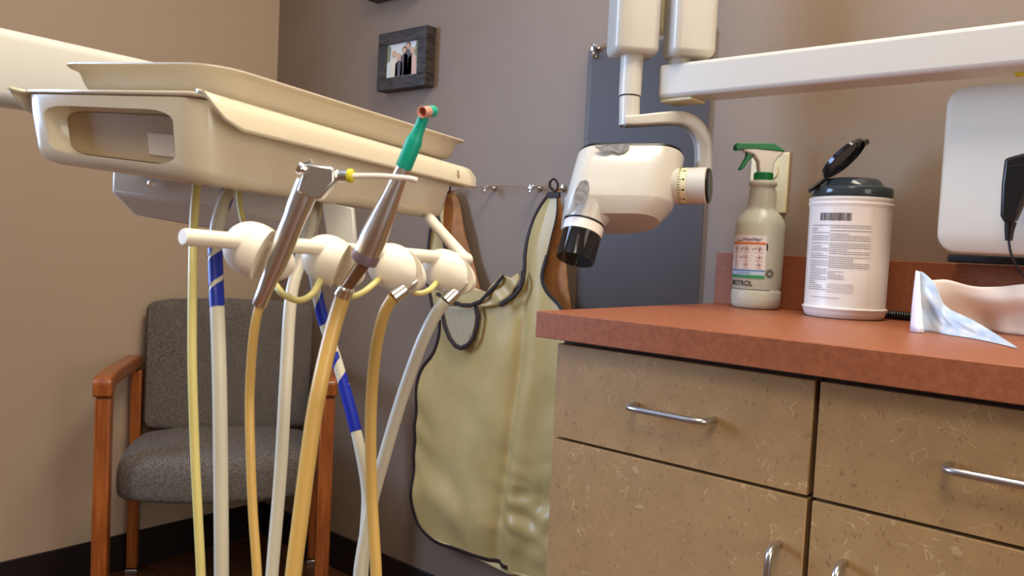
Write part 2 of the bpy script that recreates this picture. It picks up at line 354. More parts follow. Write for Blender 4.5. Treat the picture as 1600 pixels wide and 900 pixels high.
# ================= PICTURE FRAMES =================
def picture(x0,z0,w_,h_,label,withphoto=True):
    t=thing('picture_frame',(x0+w_/2,-.015,z0),label,'picture','dark picture frames on the back wall')
    d=.034; m_=.032
    bm=B(); 
    for a,b in (((x0,z0),(x0+w_,z0+m_)),((x0,z0+h_-m_),(x0+w_,z0+h_)),((x0,z0+m_),(x0+m_,z0+h_-m_)),((x0+w_-m_,z0+m_),(x0+w_,z0+h_-m_))): box(bm,(a[0],-d,a[1]),(b[0],-.001,b[1]))
    finish('frame',bm,M_frame,t,bevel=.0015,smooth=False)
    X0,X1,Z0,Z1=x0+m_,x0+w_-m_,z0+m_,z0+h_-m_
    y=-.029
    bm=B(); box(bm,(X0,y,Z0),(X1,-.002,Z1)); ph=finish('photograph',bm,mat('photo_pale_background',srgb(222,220,212),.4),t,smooth=False)
    W_,H_=X1-X0,Z1-Z0
    def blob(nm,pts,col,lay):
        bm=B(); prism(bm,[(X0+a*W_,y-.0004*lay,Z0+b*H_) for a,b in pts],(0,.0003,0)); return finish(nm,bm,col,ph,smooth=False)
    def ell(cx,cz,rx,rz,n=12): return [(cx+rx*math.cos(2*PI*k/n),cz+rz*math.sin(2*PI*k/n)) for k in range(n)]
    skin=mat('photo_skin',srgb(216,170,140),.5); hair=mat('photo_hair',srgb(110,74,52),.5); dk=mat('photo_dark_clothes',srgb(96,86,88),.5); pk=mat('photo_pink_clothes',srgb(220,178,156),.5); cr=mat('photo_cream_clothes',srgb(230,214,190),.5); gr=mat('photo_green_leaves',srgb(128,136,100),.5); fair=mat('photo_fair_hair',srgb(206,168,120),.5)
    if not withphoto: return t
    blob('printed_foliage',[(0,.45),(.1,.5),(.13,.9),(.05,1),(0,1)],gr,1); blob('printed_foliage',[(.88,.35),(1,.3),(1,1),(.92,1),(.9,.8)],gr,1)
    for cx,top,bw,cl,hc in ((.24,.78,.12,cr,fair),(.68,.97,.13,dk,hair),(.40,.68,.12,dk,fair),(.57,.86,.12,dk,hair),(.82,.80,.14,pk,fair)):
        blob('printed_clothes',[(cx-bw,0.02),(cx+bw,.02),(cx+bw*.9,top-.27),(cx+bw*.3,top-.2),(cx-bw*.3,top-.2),(cx-bw*.9,top-.27)],cl,2)
        blob('printed_hair',ell(cx,top-.08,.075,.10),hc,3); blob('printed_face',ell(cx,top-.1,.055,.075),skin,4)
    return t
pf=Vector((0.5220,-0.0340,1.3425)); picture(pf.x,pf.z,.186,.150,'small dark weathered frame holding a family photo on the back wall')
pf=Vector((0.4695,-0.0340,1.5887)); picture(pf.x,pf.z,.186,.150,'dark picture frame hung above the family photo, only its lower edge in view',False)

# ================= WALL OUTLET =================
t=thing('wall_outlet',(1.612,-.003,1.035),'ivory wall outlet plate behind the spray bottle','outlet')
bm=B(); box(bm,(1.576,-.006,1.033),(1.648,0,1.143)); finish('cover_plate',bm,M_ivory,t,bevel=.0025,seg=3)
for cz in (1.066,1.110):
    bm=B(); pts=rrect(.033,.028,.010); prism(bm,[(1.612+a,-.0072,cz+b) for a,b in pts],(0,.0024,0)); s_=finish('socket',bm,M_ivory,t)
    for dx in (-.006,.006):
        bm=B(); box(bm,(1.612+dx-.001,-.0090,cz-.003),(1.612+dx+.001,-.0084,cz+.006)); finish('slot',bm,M_dark,s_,smooth=False)

# ================= ACRYLIC SHEET ON THE WALL =================
t=thing('acrylic_wall_sheet',(1.34,-.006,.86),'clear smoky acrylic sheet hanging on the wall behind the x-ray head','wall panel')
bm=B(); box(bm,(1.192,-.009,.70),(1.486,-.006,1.378)); finish('sheet',bm,M_acr,t,bevel=.0008,seg=1)
for x_,z_ in ((1.212,1.379),(1.466,1.379)):
    bm=B(); lathe(bm,[(.006,0),(.006,.004),(.003,.006),(.003,.012),(.0075,.014),(.009,.018),(.0075,.022),(.002,.0235)],(x_,-.0005,z_),(0,-1,0),20,cap0=True); 
    tube(bm,[(x_-.001,-.012,z_-.002),(x_,-.018,z_-.014),(x_+.001,-.013,z_-.021),(x_,-.0095,z_-.016)],.0028,8,smooth=3); finish('clip_knob',bm,M_chrome,t)

# ================= APRON RAIL =================
t=thing('apron_rail',(.98,-.02,1.08),'thin chrome hook rail on the back wall holding the apron','rail')
bm=B(); tube(bm,[(0.7195,-0.0300,1.0559),(0.8053,-0.0300,1.0747),(0.8740,-0.0340,1.0831),(0.9320,-0.0360,1.0869),(1.0018,-0.0360,1.0876),(1.0705,-0.0360,1.0854),(1.1234,-0.0340,1.0879)],.0016,10,smooth=4); finish('rod',bm,M_chrome,t)
for p in ((0.9321,-0.0360,1.0854),(1.0706,-0.0360,1.0840)):
    p=Vector(p); bm=B(); lathe(bm,[(.008,0),(.008,.003),(.003,.005),(.003,.022),(.006,.025),(.007,.031),(.004,.036)],(p.x,-.0005,p.z),(0,-1,0),16); tube(bm,[(p.x+.004,-.034,p.z),(p.x+.008,-.040,p.z-.006),(p.x+.003,-.041,p.z-.012),(p.x-.004,-.036,p.z-.008)],.0022,8,smooth=3); finish('knob',bm,M_chrome,t)
p=Vector((1.1340,-0.0360,1.0862)); bm=B(); lathe(bm,[(.009,0),(.009,.003),(.003,.005)],(p.x+.002,-.0005,p.z-.002),(0,-1,0),16); tube(bm,[(p.x+.002,-.003,p.z-.004),(p.x+.001,-.026,p.z-.008),(p.x,-.040,p.z-.004),(p.x-.001,-.043,p.z+.008),(p.x-.001,-.042,p.z+.014)],.0028,10,smooth=4); finish('hook',bm,M_chrome,t)

# ================= LEAD APRON =================
ap=thing('lead_apron',(1.0,-.03,.3),'tan vinyl x-ray apron with dark brown binding hanging from the hook rail','apron')
def polyx(poly,z):   # x on a polyline (x,z) at height z, z decreasing
    for (x0,z0),(x1,z1) in zip(poly,poly[1:]):
        if z0>=z>=z1: return x0+(x1-x0)*((z0-z)/(z0-z1) if z0>z1 else 0)
    return poly[-1][0] if z<poly[-1][1] else poly[0][0]
YA=-.05
Lp=[(1.1373,-0.0500,1.0669),(1.1086,-0.0500,1.0418),(1.0869,-0.0500,1.0106),(1.0743,-0.0500,0.9763),(1.0711,-0.0500,0.9391),(1.0739,-0.0500,0.8963),(1.0667,-0.0500,0.8629),(1.0419,-0.0500,0.8351),(1.0002,-0.0500,0.8186),(0.9281,-0.0500,0.8051),(0.8259,-0.0500,0.7901),(0.8188,-0.0500,0.7612),(0.8169,-0.0500,0.7217),(0.7993,-0.0500,0.6769),(0.7628,-0.0500,0.6354),(0.7490,-0.0500,0.5930),(0.7471,-0.0500,0.5115),(0.7475,-0.0500,0.4300),(0.7526,-0.0500,0.3492),(0.7590,-0.0500,0.2852),(0.7806,-0.0500,0.2416),(0.8261,-0.0500,0.2182),(0.8801,-0.0500,0.2156),(0.9653,-0.0500,0.2242),(1.0364,-0.0500,0.2251),(1.0850,-0.0500,0.2276)]
Rp=[(1.1619,-0.0500,1.0668),(1.1630,-0.0500,1.0228),(1.1524,-0.0500,0.9716),(1.1442,-0.0500,0.9338),(1.1348,-0.0500,0.8872),(1.1494,-0.0500,0.8546),(1.1847,-0.0500,0.8241),(1.2171,-0.0500,0.7723),(1.2309,-0.0500,0.6646),(1.2398,-0.0500,0.5288),(1.2404,-0.0500,0.3908),(1.2381,-0.0500,0.2438)]
Lq=[(p[0],p[2]) for p in Lp]; Rq=[(p[0],p[2]) for p in Rp]
for q in (Lq,Rq):
    for i in range(1,len(q)):
        if q[i][1]>=q[i-1][1]: q[i]=(q[i][0],q[i-1][1]-.0004)
zt=Lq[0][1]; zb=Lq[-1][1]
def g(x,c,s): return math.exp(-((x-c)/s)**2)
def fold(x,z):
    tz=(zt-z)/(zt-zb)
    y=0
    xc=1.075-.02*tz+.012*math.sin(tz*5)      # long vertical groove towards the right
    y+=.012*g(x,xc,.014)*min(1,tz*2.2)
    y-=.014*g(x,xc+.040,.030)*min(1,tz*2)
    y-=.014*g(x,xc-.07,.06)*min(1,max(0,tz-.1)*2)
    # strap gathers
    if tz<.30:
        xl_=(1.1446,-0.0500,1.0641)[0]+((1.0848,-0.0500,0.8727)[0]-(1.1446,-0.0500,1.0641)[0])*min(1,tz/.25)
        if x<xl_: y+=.45*(xl_-x)*(1-tz/.30)
    # sagging diagonal wrinkles, lower left
    d=(x-.72)*1.0+(z-.45)*.9
    y+=.0028*math.sin(d*60+2*math.sin(z*14))*g(x,.72,.07)*g(z,.46,.2)
    y+=.0035*math.sin((z*1.0+(x-.8)**2*4.0)*50)*g(z,.33,.10)*g(x,.82,.13)
    y+=.004*noise.noise(Vector((x*9,z*7,1.3)))
    # crumple bottom right
    y+=.022*noise.noise(Vector((x*20,z*26,5)))*g(x,1.13,.09)*g(z,.38,.09)
    y+=.006*noise.noise(Vector((x*14,z*10,8)))*g(z,.62,.15)
    y-=.010*g(z,.30,.05)
    return y
bm=B(); NU=70; NZ=170; grid=[]
for i in range(NZ+1):
    z=zt+(zb-zt)*i/NZ; xl=polyx(Lq,z); xr=polyx(Rq,z)
    grid.append([bm.verts.new((xl+(xr-xl)*k/NU,YA+fold(xl+(xr-xl)*k/NU,z),z)) for k in range(NU+1)])
for i in range(NZ):
    for k in range(NU): bm.faces.new((grid[i][k],grid[i+1][k],grid[i+1][k+1],grid[i][k+1]))
finish('front_panel',bm,M_apr,ap,ang=180,solid=.003)
def onap(pts,dy=-.003): return [(p[0],YA+fold(p[0],p[2])+dy,p[2]) for p in catmull(pts,5)]
def trim(pts,r=.0048,dy=-.002,nm='binding',raw=False):
    bm=B(); tube(bm,pts if raw else onap(pts,dy),r,8,ell=(1,.6),up=Vector((0,1,0))); return finish(nm,bm,M_trim,ap)
trim(Lp[:8],r=.0052); trim(Lp[11:]); trim(Rp[:4],r=.002); trim(Rp[3:])
# lower fold hanging behind at bottom right
def sheet(nm,pts,m,y,th=.003,fn=None,n=22):
    """cloth piece with outline pts (x,z), filled as a subdivided mesh"""
    bm=B(); vs=[bm.verts.new((p[0],y,p[2])) for p in pts]; f=bm.faces.new(vs)
    bmesh.ops.triangulate(bm,faces=[f]); 
    for _ in range(3): bmesh.ops.subdivide_edges(bm,edges=bm.edges,cuts=1,use_grid_fill=True)
    bmesh.ops.triangulate(bm,faces=bm.faces)
    for v in bm.verts:
        v.co.y+= fn(v.co.x,v.co.z) if fn else 0
    return finish(nm,bm,m,ap,ang=180,solid=th)
wob=lambda x,z:.004*math.sin(x*60+z*25)+.003*noise.noise(Vector((x*20,z*20,0)))
sheet('hem_fold',[(1.0854,-0.0450,0.2441),(1.0936,-0.0450,0.2066),(1.1738,-0.0450,0.2268),(1.2256,-0.0450,0.2456),(1.2254,-0.0450,0.3018)],M_apr,YA+.012,fn=wob)
sheet('suede_back',[(1.1458,-0.0300,1.0782),(1.1620,-0.0300,1.0171),(1.1693,-0.0300,0.9061),(1.1834,-0.0300,0.8235),(1.2025,-0.0300,0.7420),(1.1468,-0.0300,0.7355),(1.1015,-0.0300,0.8738),(1.1142,-0.0300,0.9598),(1.1276,-0.0300,1.0307)],M_suede,-.026,fn=lambda x,z:.003*math.sin(z*40))
sheet('suede_strap',[(0.7825,-0.0300,1.0812),(0.8182,-0.0300,1.0809),(0.8378,-0.0300,1.0497),(0.8587,-0.0300,0.9943),(0.8892,-0.0300,0.9183),(0.9276,-0.0300,0.8441),(0.9035,-0.0300,0.8271),(0.8173,-0.0300,0.8867),(0.7707,-0.0300,0.9797),(0.7713,-0.0300,1.0433)],M_suede,-.026,fn=lambda x,z:.003*math.sin(z*50))
sheet('left_shoulder',[(0.8073,-0.0450,1.0735),(0.7849,-0.0450,1.0736),(0.7788,-0.0450,1.0265),(0.7635,-0.0450,0.9789),(0.7584,-0.0450,0.9151),(0.7624,-0.0450,0.8516),(0.7851,-0.0450,0.7832),(0.8387,-0.0450,0.7879),(0.8431,-0.0450,0.8569),(0.8167,-0.0450,0.9256),(0.8011,-0.0450,0.9954)],M_apr,-.045,fn=wob)
trim([(0.7885,-0.0500,1.0263),(0.7688,-0.0500,0.9788),(0.7637,-0.0500,0.9153),(0.7677,-0.0500,0.8519),(0.7928,-0.0500,0.7809)],raw=True); trim([(0.7908,-0.0500,1.0263),(0.8094,-0.0500,0.9798),(0.8262,-0.0500,0.9258),(0.8445,-0.0500,0.8802)],r=.004,raw=True)
sheet('collar_lining',[(0.8111,-0.0600,0.7985),(0.8055,-0.0600,0.8513),(0.8823,-0.0600,0.8503),(0.9347,-0.0600,0.8509),(0.9555,-0.0600,0.8464),(0.9800,-0.0600,0.8408),(1.0026,-0.0600,0.8600),(1.0245,-0.0600,0.8818),(0.9784,-0.0600,0.8347),(0.9574,-0.0600,0.8167),(0.9293,-0.0600,0.8054),(0.8874,-0.0600,0.8034)],M_apr,-.062,fn=lambda x,z:0)
sheet('collar_fold',[(1.0244,-0.0600,0.8847),(1.0380,-0.0600,0.8826),(1.0610,-0.0600,0.8798),(1.0752,-0.0600,0.8906),(1.0816,-0.0600,0.8782),(1.0752,-0.0600,0.8621),(1.0559,-0.0600,0.8406),(1.0360,-0.0600,0.8232),(1.0211,-0.0600,0.8147),(0.9880,-0.0600,0.8089),(0.9518,-0.0600,0.8073),(0.9573,-0.0600,0.8182),(0.9783,-0.0600,0.8362),(1.0026,-0.0600,0.8585)],M_apr,-.070,fn=lambda x,z:.0035*math.sin((x*.9+z)*85))
trim([(0.8325,-0.0780,0.8269),(0.8614,-0.0780,0.8184),(0.8877,-0.0780,0.8114),(0.9175,-0.0780,0.8063),(0.9463,-0.0780,0.8088),(0.9740,-0.0780,0.8199),(0.9947,-0.0780,0.8377),(1.0188,-0.0780,0.8597),(1.0404,-0.0780,0.8827)],raw=True,r=.005)
trim([(1.0369,-0.0780,0.8179),(1.0534,-0.0780,0.8278),(1.0734,-0.0780,0.8394),(1.0908,-0.0780,0.8576),(1.0952,-0.0740,0.8790),(1.0842,-0.0600,0.8954)],raw=True,r=.0058)
sheet('pocket_flap',[(0.8291,-0.0600,0.7969),(0.8373,-0.0600,0.7711),(0.8477,-0.0600,0.7473),(0.8645,-0.0600,0.7228),(0.8850,-0.0600,0.7066),(0.9043,-0.0600,0.7043),(0.9248,-0.0600,0.7143),(0.9423,-0.0600,0.7314),(0.9508,-0.0600,0.7593),(0.9534,-0.0600,0.7835),(0.9457,-0.0600,0.8068)],M_aprin,-.068,fn=lambda x,z:0)
trim([(0.8411,-0.0720,0.8013),(0.8469,-0.0720,0.7786),(0.8575,-0.0720,0.7504),(0.8743,-0.0720,0.7245),(0.8946,-0.0720,0.7085),(0.9139,-0.0720,0.7047),(0.9363,-0.0720,0.7148),(0.9536,-0.0720,0.7333),(0.9620,-0.0720,0.7610),(0.9645,-0.0720,0.7850),(0.9549,-0.0720,0.8093)],raw=True,r=.0056)
for a in (([(0.8756,-0.0690,0.7919),(0.8909,-0.0690,0.7536),(0.9039,-0.0690,0.7170)]),([(0.9011,-0.0690,0.7941),(0.9120,-0.0690,0.7558),(0.9230,-0.0690,0.7146)])):
    bm=B(); tube(bm,a,.0006,6,smooth=3); finish('stitching',bm,mat('stitch',srgb(110,92,70),.7),ap)
bm=B(); tube(bm,[(0.8111,-0.0420,1.0706),(0.7950,-0.0420,1.0785),(0.7942,-0.0420,1.0910),(0.8095,-0.0420,1.0955),(0.8232,-0.0420,1.0876),(0.8218,-0.0420,1.0752),(0.8111,-0.0420,1.0706)],.0026,8,smooth=4); finish('hanging_loop',bm,M_trim,ap)
bm=B(); pts=[(1.1472,-0.0450,1.0714),(1.1342,-0.0450,1.0826),(1.1351,-0.0450,1.0951),(1.1454,-0.0450,1.0991),(1.1547,-0.0450,1.0906),(1.1556,-0.0450,1.0769),(1.1472,-0.0450,1.0714)]; tube(bm,pts,.0026,8,smooth=4); finish('hanging_loop',bm,M_trim,ap)
bm=B(); prism(bm,[(1.1393,-0.0550,1.0706),(1.1689,-0.0550,1.0705),(1.1715,-0.0550,1.0582),(1.1348,-0.0550,1.0582)],(0,.006,0)); finish('strap_end',bm,M_trim,ap,bevel=.001)

# ================= X-RAY MACHINE =================
xr=thing('dental_xray_machine',(2.35,-.17,1.2),'ivory wall-mounted dental x-ray machine with folding arms and smoked cone','x-ray machine')
bm=B(); box(bm,(1.498,-.222,1.215),(2.75,-.155,1.272)); bmo=finish('horizontal_arm',bm,M_xray,xr,bevel=.007,seg=3)
bm=B(); box(bm,(1.50,-.215,1.2095),(1.56,-.165,1.215)); finish('arm_end_plate',bm,M_ivory,bmo,bevel=.002)
bm=B(); box(bm,(2.02,-.172,1.2115),(2.09,-.160,1.215)); finish('yellow_label',bm,M_yellow,bmo,smooth=False,label='yellow sticker strip')
bm=B(); box(bm,(2.66,-.15,1.13),(2.80,-.001,1.36)); finish('wall_mount',bm,M_xray,xr,bevel=.01,seg=3)
RH=Vector((.7562,.6525,0)).normalized(); FH=Vector((-.6525,.7562,0)).normalized(); UP=Vector((0,0,1))
def armbox(px,nm,yaw,wd,dp,z0,z1):
    c=Vector(px); a=math.radians(yaw); r=Vector((math.cos(a),math.sin(a),0)); f=Vector((-math.sin(a),math.cos(a),0))
    bm=B(); sec=[]
    for z,s in ((z0,.86),(z0+.004,.95),(z0+.010,1),(z1-.01,1),(z1,.95)):
        sec.append([ (c+r*(x*s)+f*(y*s)).to_tuple()[:2]+(z,) for x,y in rrect(wd,dp,.012)])
    loft(bm,sec); return finish(nm,bm,M_xray,xr,ang=50)
# box 1 (carries the head) and box 2 (on the horizontal arm)
c1=Vector((1.4576,-0.2448,1.3161)); c2=Vector((1.5384,-0.1952,1.3169))
z1=Vector((1.4598,-0.2450,1.2854)).z; z2=Vector((1.5408,-0.1954,1.2833)).z
armbox(c1,'folding_arm',49,.078,.07,z1,z1+.40); a2=armbox(c2,'folding_arm',49,.075,.07,z2,z2+.40)
pA=(c1+c2)/2; 
bm=B(); tube(bm,[(c1.x,c1.y,z1+.36),(c2.x,c2.y,z1+.36)],.03,20); finish('elbow_joint',bm,M_xray,xr)
pc=Vector((1.4811,-0.1938,1.3817)); bm=B(); tube(bm,[(pc.x,pc.y,z1+.12),(pc.x,pc.y,z1+.06),(pc.x+.002,pc.y+.002,z1+.045)],[.006,.006,.003],10); finish('cable_plug',bm,M_ivory,xr)
q=Vector((1.5211,-0.1927,1.2806)); bm=B(); lathe(bm,[(.02,0),(.02,.03)],(q.x,q.y,1.270),(0,0,1),24); finish('pivot_post',bm,M_xray,xr)
# tube down
T0=Vector((1.4588,-0.2457,1.2876)); T1=Vector((1.4605,-0.2491,1.2160)); T2=Vector((1.4632,-0.2502,1.1655))
bm=B(); tube(bm,[T0+Vector((0,0,.01)),T1+Vector((0,0,.001))],[.0195,.0192],28); finish('drop_tube',bm,M_xray,xr)
bm=B(); tube(bm,[T1,T1-Vector((0,0,.002)),T2],[.0165,.0178,.0178],28); finish('swivel_tube',bm,M_xray,xr)
# yoke
yk=[(1.4605,-0.2627,1.1715),(1.4795,-0.2422,1.1744),(1.5056,-0.2128,1.1804),(1.5247,-0.1830,1.1836),(1.5397,-0.1641,1.1744),(1.5490,-0.1510,1.1525),(1.5534,-0.1490,1.1271),(1.5547,-0.1500,1.0959)]
bm=B(); yk=catmull(yk,5); n=len(yk); rings=[]
fwd=Vector((-.65,.758,0)).normalized()
for i,p in enumerate(yk):
    d=(yk[min(i+1,n-1)]-yk[max(i-1,0)]).normalized(); s=d.cross(fwd).normalized()
    k=.0085+ .0045*min(1,i/n*1.6); rings.append([p+s*a*k/.012+fwd*b for a,b in rrect(.024,.034,.005,3)])
loft(bm,rings); finish('yoke',bm,M_xray,xr,ang=50)
# head
D=(-.22*RH-.34*FH-.92*UP).normalized(); XL=(RH+.04*UP-.10*FH).normalized(); YL=(FH*.94-UP*.34).normalized()
hc=Vector((1.4626,-0.2581,1.0564))
bm=B(); secs=[]
def hsec(w_,h_,rl,rr,n=9):
    out=[]
    for cx,cy,a0_,r in ((w_/2-rr,h_/2-rr,0,rr),(-w_/2+rl,h_/2-rl,PI/2,rl),(-w_/2+rl,-h_/2+rl,PI,rl),(w_/2-rr,-h_/2+rr,1.5*PI,rr)):
        for k in range(n+1): a=a0_+PI/2*k/n; out.append((cx+r*math.cos(a),cy+r*math.sin(a)))
    return out
for h,sx,sy,ox in ((-.056,.975,.97,0),(-.052,1,1,0),(-.02,1.01,1.0,0),(.037,1.0,1.0,0),(.041,.99,.985,0),(.062,.90,.80,-.006),(.066,.875,.76,-.006)):
    secs.append([hc+D*h+XL*(a*sx+ox)+YL*(b*sy) for a,b in hsec(.184,.125,.026,.060)])
loft(bm,secs); head=finish('tube_head',bm,M_xray,xr,ang=28,bevel=0)
bm=B(); loft(bm,[[hc+D*h+XL*a*s+YL*b*s for a,b in hsec(.184,.125,.026,.060)] for h,s in ((-.0605,.965),(-.058,.985),(-.0555,.985))]); finish('black_gasket',bm,M_black,head,ang=40)
def patch(pts,off,nm='paint_chip'):
    # worn patch on the front face: project on plane YL = -.0625
    n=YL; p0=hc-YL*(.0625+off); camp=Vector((2.2413,-1.4444,.95)); out=[]
    for p in pts:
        r=Vector(p)-camp; tt=(p0-camp).dot(n)/r.dot(n); out.append(camp+r*tt)
    bm=B(); prism(bm,out,YL*.0008); return finish(nm,bm,M_steel_patch,head,smooth=False)
patch([(1.4794,-0.3717,1.1148),(1.5215,-0.3350,1.1227),(1.5213,-0.3357,1.1145),(1.5164,-0.3404,1.1080),(1.5088,-0.3471,1.1055),(1.5023,-0.3524,1.1092),(1.4932,-0.3604,1.1065),(1.4869,-0.3658,1.1082)],.0005)
patch([(1.4663,-0.3867,1.0587),(1.4724,-0.3814,1.0612),(1.4765,-0.3781,1.0574),(1.4781,-0.3775,1.0452),(1.4758,-0.3803,1.0338),(1.4719,-0.3843,1.0243),(1.4627,-0.3923,1.0217),(1.4597,-0.3943,1.0317),(1.4612,-0.3922,1.0441)],.0005)
# cone
co=hc+D*.050+XL*(-.050)+YL*(-.018)
bm=B(); lathe(bm,[(.044,-.012),(.040,.004),(.0355,.018),(.0345,.024)],co,D,36); finish('cone_collar',bm,M_xray,xr)
bm=B(); lathe(bm,[(.0352,.0240),(.0352,.0272)],co,D,36); finish('cone_ring',bm,M_black,xr)
bm=B(); lathe(bm,[(.0345,.0272),(.034,.038),(.0335,.044)],co,D,36); finish('cone_sleeve',bm,M_can,xr)
bm=B(); lathe(bm,[(.0335,.044),(.0328,.046),(.0325,.090),(.0305,.090),(.0305,.046)],co,D,40,cap0=False,cap1=False); finish('smoked_cone',bm,M_smoke,xr)
# horizontal pivot with angle scale and black cap
ha=Vector((1.5390,-0.2250,1.0639)); hb=Vector((1.5973,-0.2052,1.0661)); ax=(hb-ha).normalized(); ln=(hb-ha).length
bm=B(); lathe(bm,[(.033,-.02),(.0305,.0),(.0305,ln*.22)],ha,ax,36); finish('pivot_housing',bm,M_xray,xr)
bm=B(); lathe(bm,[(.0306,ln*.225),(.0306,ln*.46)],ha,ax,36); sc_=finish('angle_scale',bm,M_ivory,xr)
bm=B(); lathe(bm,[(.0306,ln*.465),(.0308,ln*.93),(.029,ln*.96)],ha,ax,36); finish('pivot_barrel',bm,M_xray,xr)
bm=B(); lathe(bm,[(.0292,ln*.955),(.0292,ln*1.0),(.027,ln*1.03),(.012,ln*1.035)],ha,ax,36); finish('pivot_cap',bm,M_black,xr)
bm=B(); x_,y_,d_=frame(ax,(0,0,1))
for k in range(44):
    a=2*PI*k/44; lg=(k%4==0); rd=(x_*math.cos(a)+y_*math.sin(a)); tg=rd.cross(d_)
    c=ha+rd*.0309; l0=ln*.24; l1=ln*(.33 if lg else .29)
    vs=[c+d_*l0-tg*.0005,c+d_*l1-tg*.0005,c+d_*l1+tg*.0005,c+d_*l0+tg*.0005]; prism(bm,vs,rd*.0003)
    if lg: vs=[c+d_*ln*.36+tg*u+d_*v for u,v in ((-.0014,0),(.0014,0),(.0014,.0034),(-.0014,.0034))]; prism(bm,vs,rd*.0003)
finish('scale_marks',bm,M_print,sc_,smooth=False)

# ================= MONITOR (white back), HANDSET =================
t=thing('wall_monitor',(2.2,-.12,.97),'white rounded monitor seen from behind above the worktop at the right edge','monitor')
bm=B(); cx,cz=2.205,1.089; pts=rrect(.54,.236,.028)
loft(bm,[[(cx+a*s,y,cz+b*s2) for a,b in pts] for y,s,s2 in ((-.160,.985,.97),(-.156,.997,.993),(-.150,1,1),(-.128,1,1),(-.124,.99,.98))]); finish('rear_cover',bm,M_mon,t,ang=60)
bm=B(); pts=rrect(.52,.22,.024); prism(bm,[(cx+a,-.1235,cz+b) for a,b in pts],(0,.002,0)); finish('screen',bm,M_black,t)
bm=B(); box(bm,(2.15,-.122,1.04),(2.26,-.001,1.14)); finish('wall_bracket',bm,M_dark,t,bevel=.003)
bm=B(); box(bm,(1.935,-.085,.9585),(2.42,-.0185,.970)); finish('lower_dark_bar',bm,M_dark,t,bevel=.003)  # dark bar along the band below the monitor
t=thing('black_handset',(2.06,-.19,1.0),'black handset with a thin cord hung in front of the white monitor','handset')
Q=[(2.0208,-0.1900,1.0976),(2.0409,-0.1900,1.1036),(2.0691,-0.1900,1.1067),(2.0706,-0.1900,1.0852),(2.0487,-0.1900,1.0540),(2.0442,-0.1900,1.0355),(2.0383,-0.1900,1.0152),(2.0268,-0.1900,1.0116),(2.0209,-0.1900,1.0218),(2.0195,-0.1900,1.0627)]
bm=B(); prism(bm,Q,(0,.026,0)); bd=finish('handset_body',bm,M_black,t,bevel=.004,seg=3)
bm=B(); prism(bm,[(2.0282,-0.2035,1.0874),(2.0718,-0.2035,1.0936),(2.0719,-0.2035,1.0920),(2.0283,-0.2035,1.0853)],(0,.001,0)); finish('seam',bm,M_dark,bd,smooth=False)
bm=B(); tube(bm,[(2.0318,-0.1900,1.0143),(2.0311,-0.1900,1.0032),(2.0313,-0.1900,0.9896)],[.0075,.0058,.0045],14); finish('strain_relief',bm,M_black,t)
bm=B(); tube(bm,[(2.0312,-0.1900,0.9904),(2.0336,-0.1900,0.9777),(2.0381,-0.1900,0.9651),(2.0449,-0.1850,0.9511),(2.0554,-0.1700,0.9364),(2.0775,-0.1500,0.9122)],.0017,8,smooth=5); finish('cord',bm,M_black,t)
# ================= SPRAY BOTTLE =================
sb=Vector((1.6287,-0.0660,0.8674)); sb.z=CT
t=thing('spray_bottle',sb,'milky white spray bottle with green trigger head on the worktop by the outlet','spray bottle')
prof=[(.034,0),(.040,.002),(.0435,.008),(.0445,.020),(.0440,.030),(.0425,.033),(.0425,.037),(.0440,.042),(.0440,.112),(.0432,.120),(.0400,.130),(.0345,.139),(.0285,.147),(.0262,.152),(.0262,.155),(.0250,.160),(.0255,.163),(.0242,.168),(.0247,.171),(.0234,.176),(.0238,.179),(.0226,.184),(.0230,.187),(.0218,.192),(.0234,.1945),(.0250,.197),(.0250,.206),(.0235,.211),(.016,.2125)]
def hm(h):
    K=((0,0),(.042,.042),(.112,.144),(.147,.172),(.192,.213),(.197,.217),(.2125,.226))
    for (a,b),(c,d) in zip(K,K[1:]):
        if a<=h<=c: return b+(d-b)*(h-a)/(c-a)
prof=[(r*.96,hm(h)) for r,h in prof]
bm=B(); lathe(bm,prof[:5],sb,seg=48,cap1=False); lathe(bm,prof[4:],sb,seg=48,cap0=False); body=finish('bottle_body',bm,M_bottle,t,ang=50)
hd=sb+Vector((0,0,.2255))
bm=B(); lathe(bm,[(.0155,0),(.0158,.002),(.0158,.013),(.0150,.014)],hd,seg=28); 
for k in range(28):
    a=2*PI*k/28; c=hd+Vector((math.cos(a)*.0158,math.sin(a)*.0158,.0075)); box(bm,(c.x-.0006,c.y-.0006,c.z-.005),(c.x+.0006,c.y+.0006,c.z+.005))
finish('collar',bm,M_green,t)
def SP(x,z,y=0): return hd+RH*x+FH*y+UP*(z*.94)
bm=B(); prism(bm,[SP(x,z) for x,z in ((-.010,.013),(.014,.013),(.015,.030),(.020,.042),(.030,.052),(.031,.056),(-.040,.060),(-.040,.053),(-.022,.047),(-.013,.035))],FH*.019); finish('sprayer_shell',bm,M_can,t,bevel=.003,seg=3)
bm=B(); prism(bm,[SP(x,z) for x,z in ((-.053,.0535),(-.040,.0555),(-.020,.0575),(.031,.0545),(.032,.057),(.012,.069),(-.052,.067),(-.0545,.062))],FH*.021); finish('sprayer_cap',bm,M_green,t,bevel=.002,seg=2)
bm=B(); prism(bm,[SP(x,z) for x,z in ((-.034,.052),(-.019,.050),(-.022,.043),(-.030,.034),(-.036,.022),(-.042,.0165),(-.0455,.0185),(-.040,.030),(-.034,.042))],FH*.012); finish('trigger',bm,M_green,t,bevel=.002,seg=2)
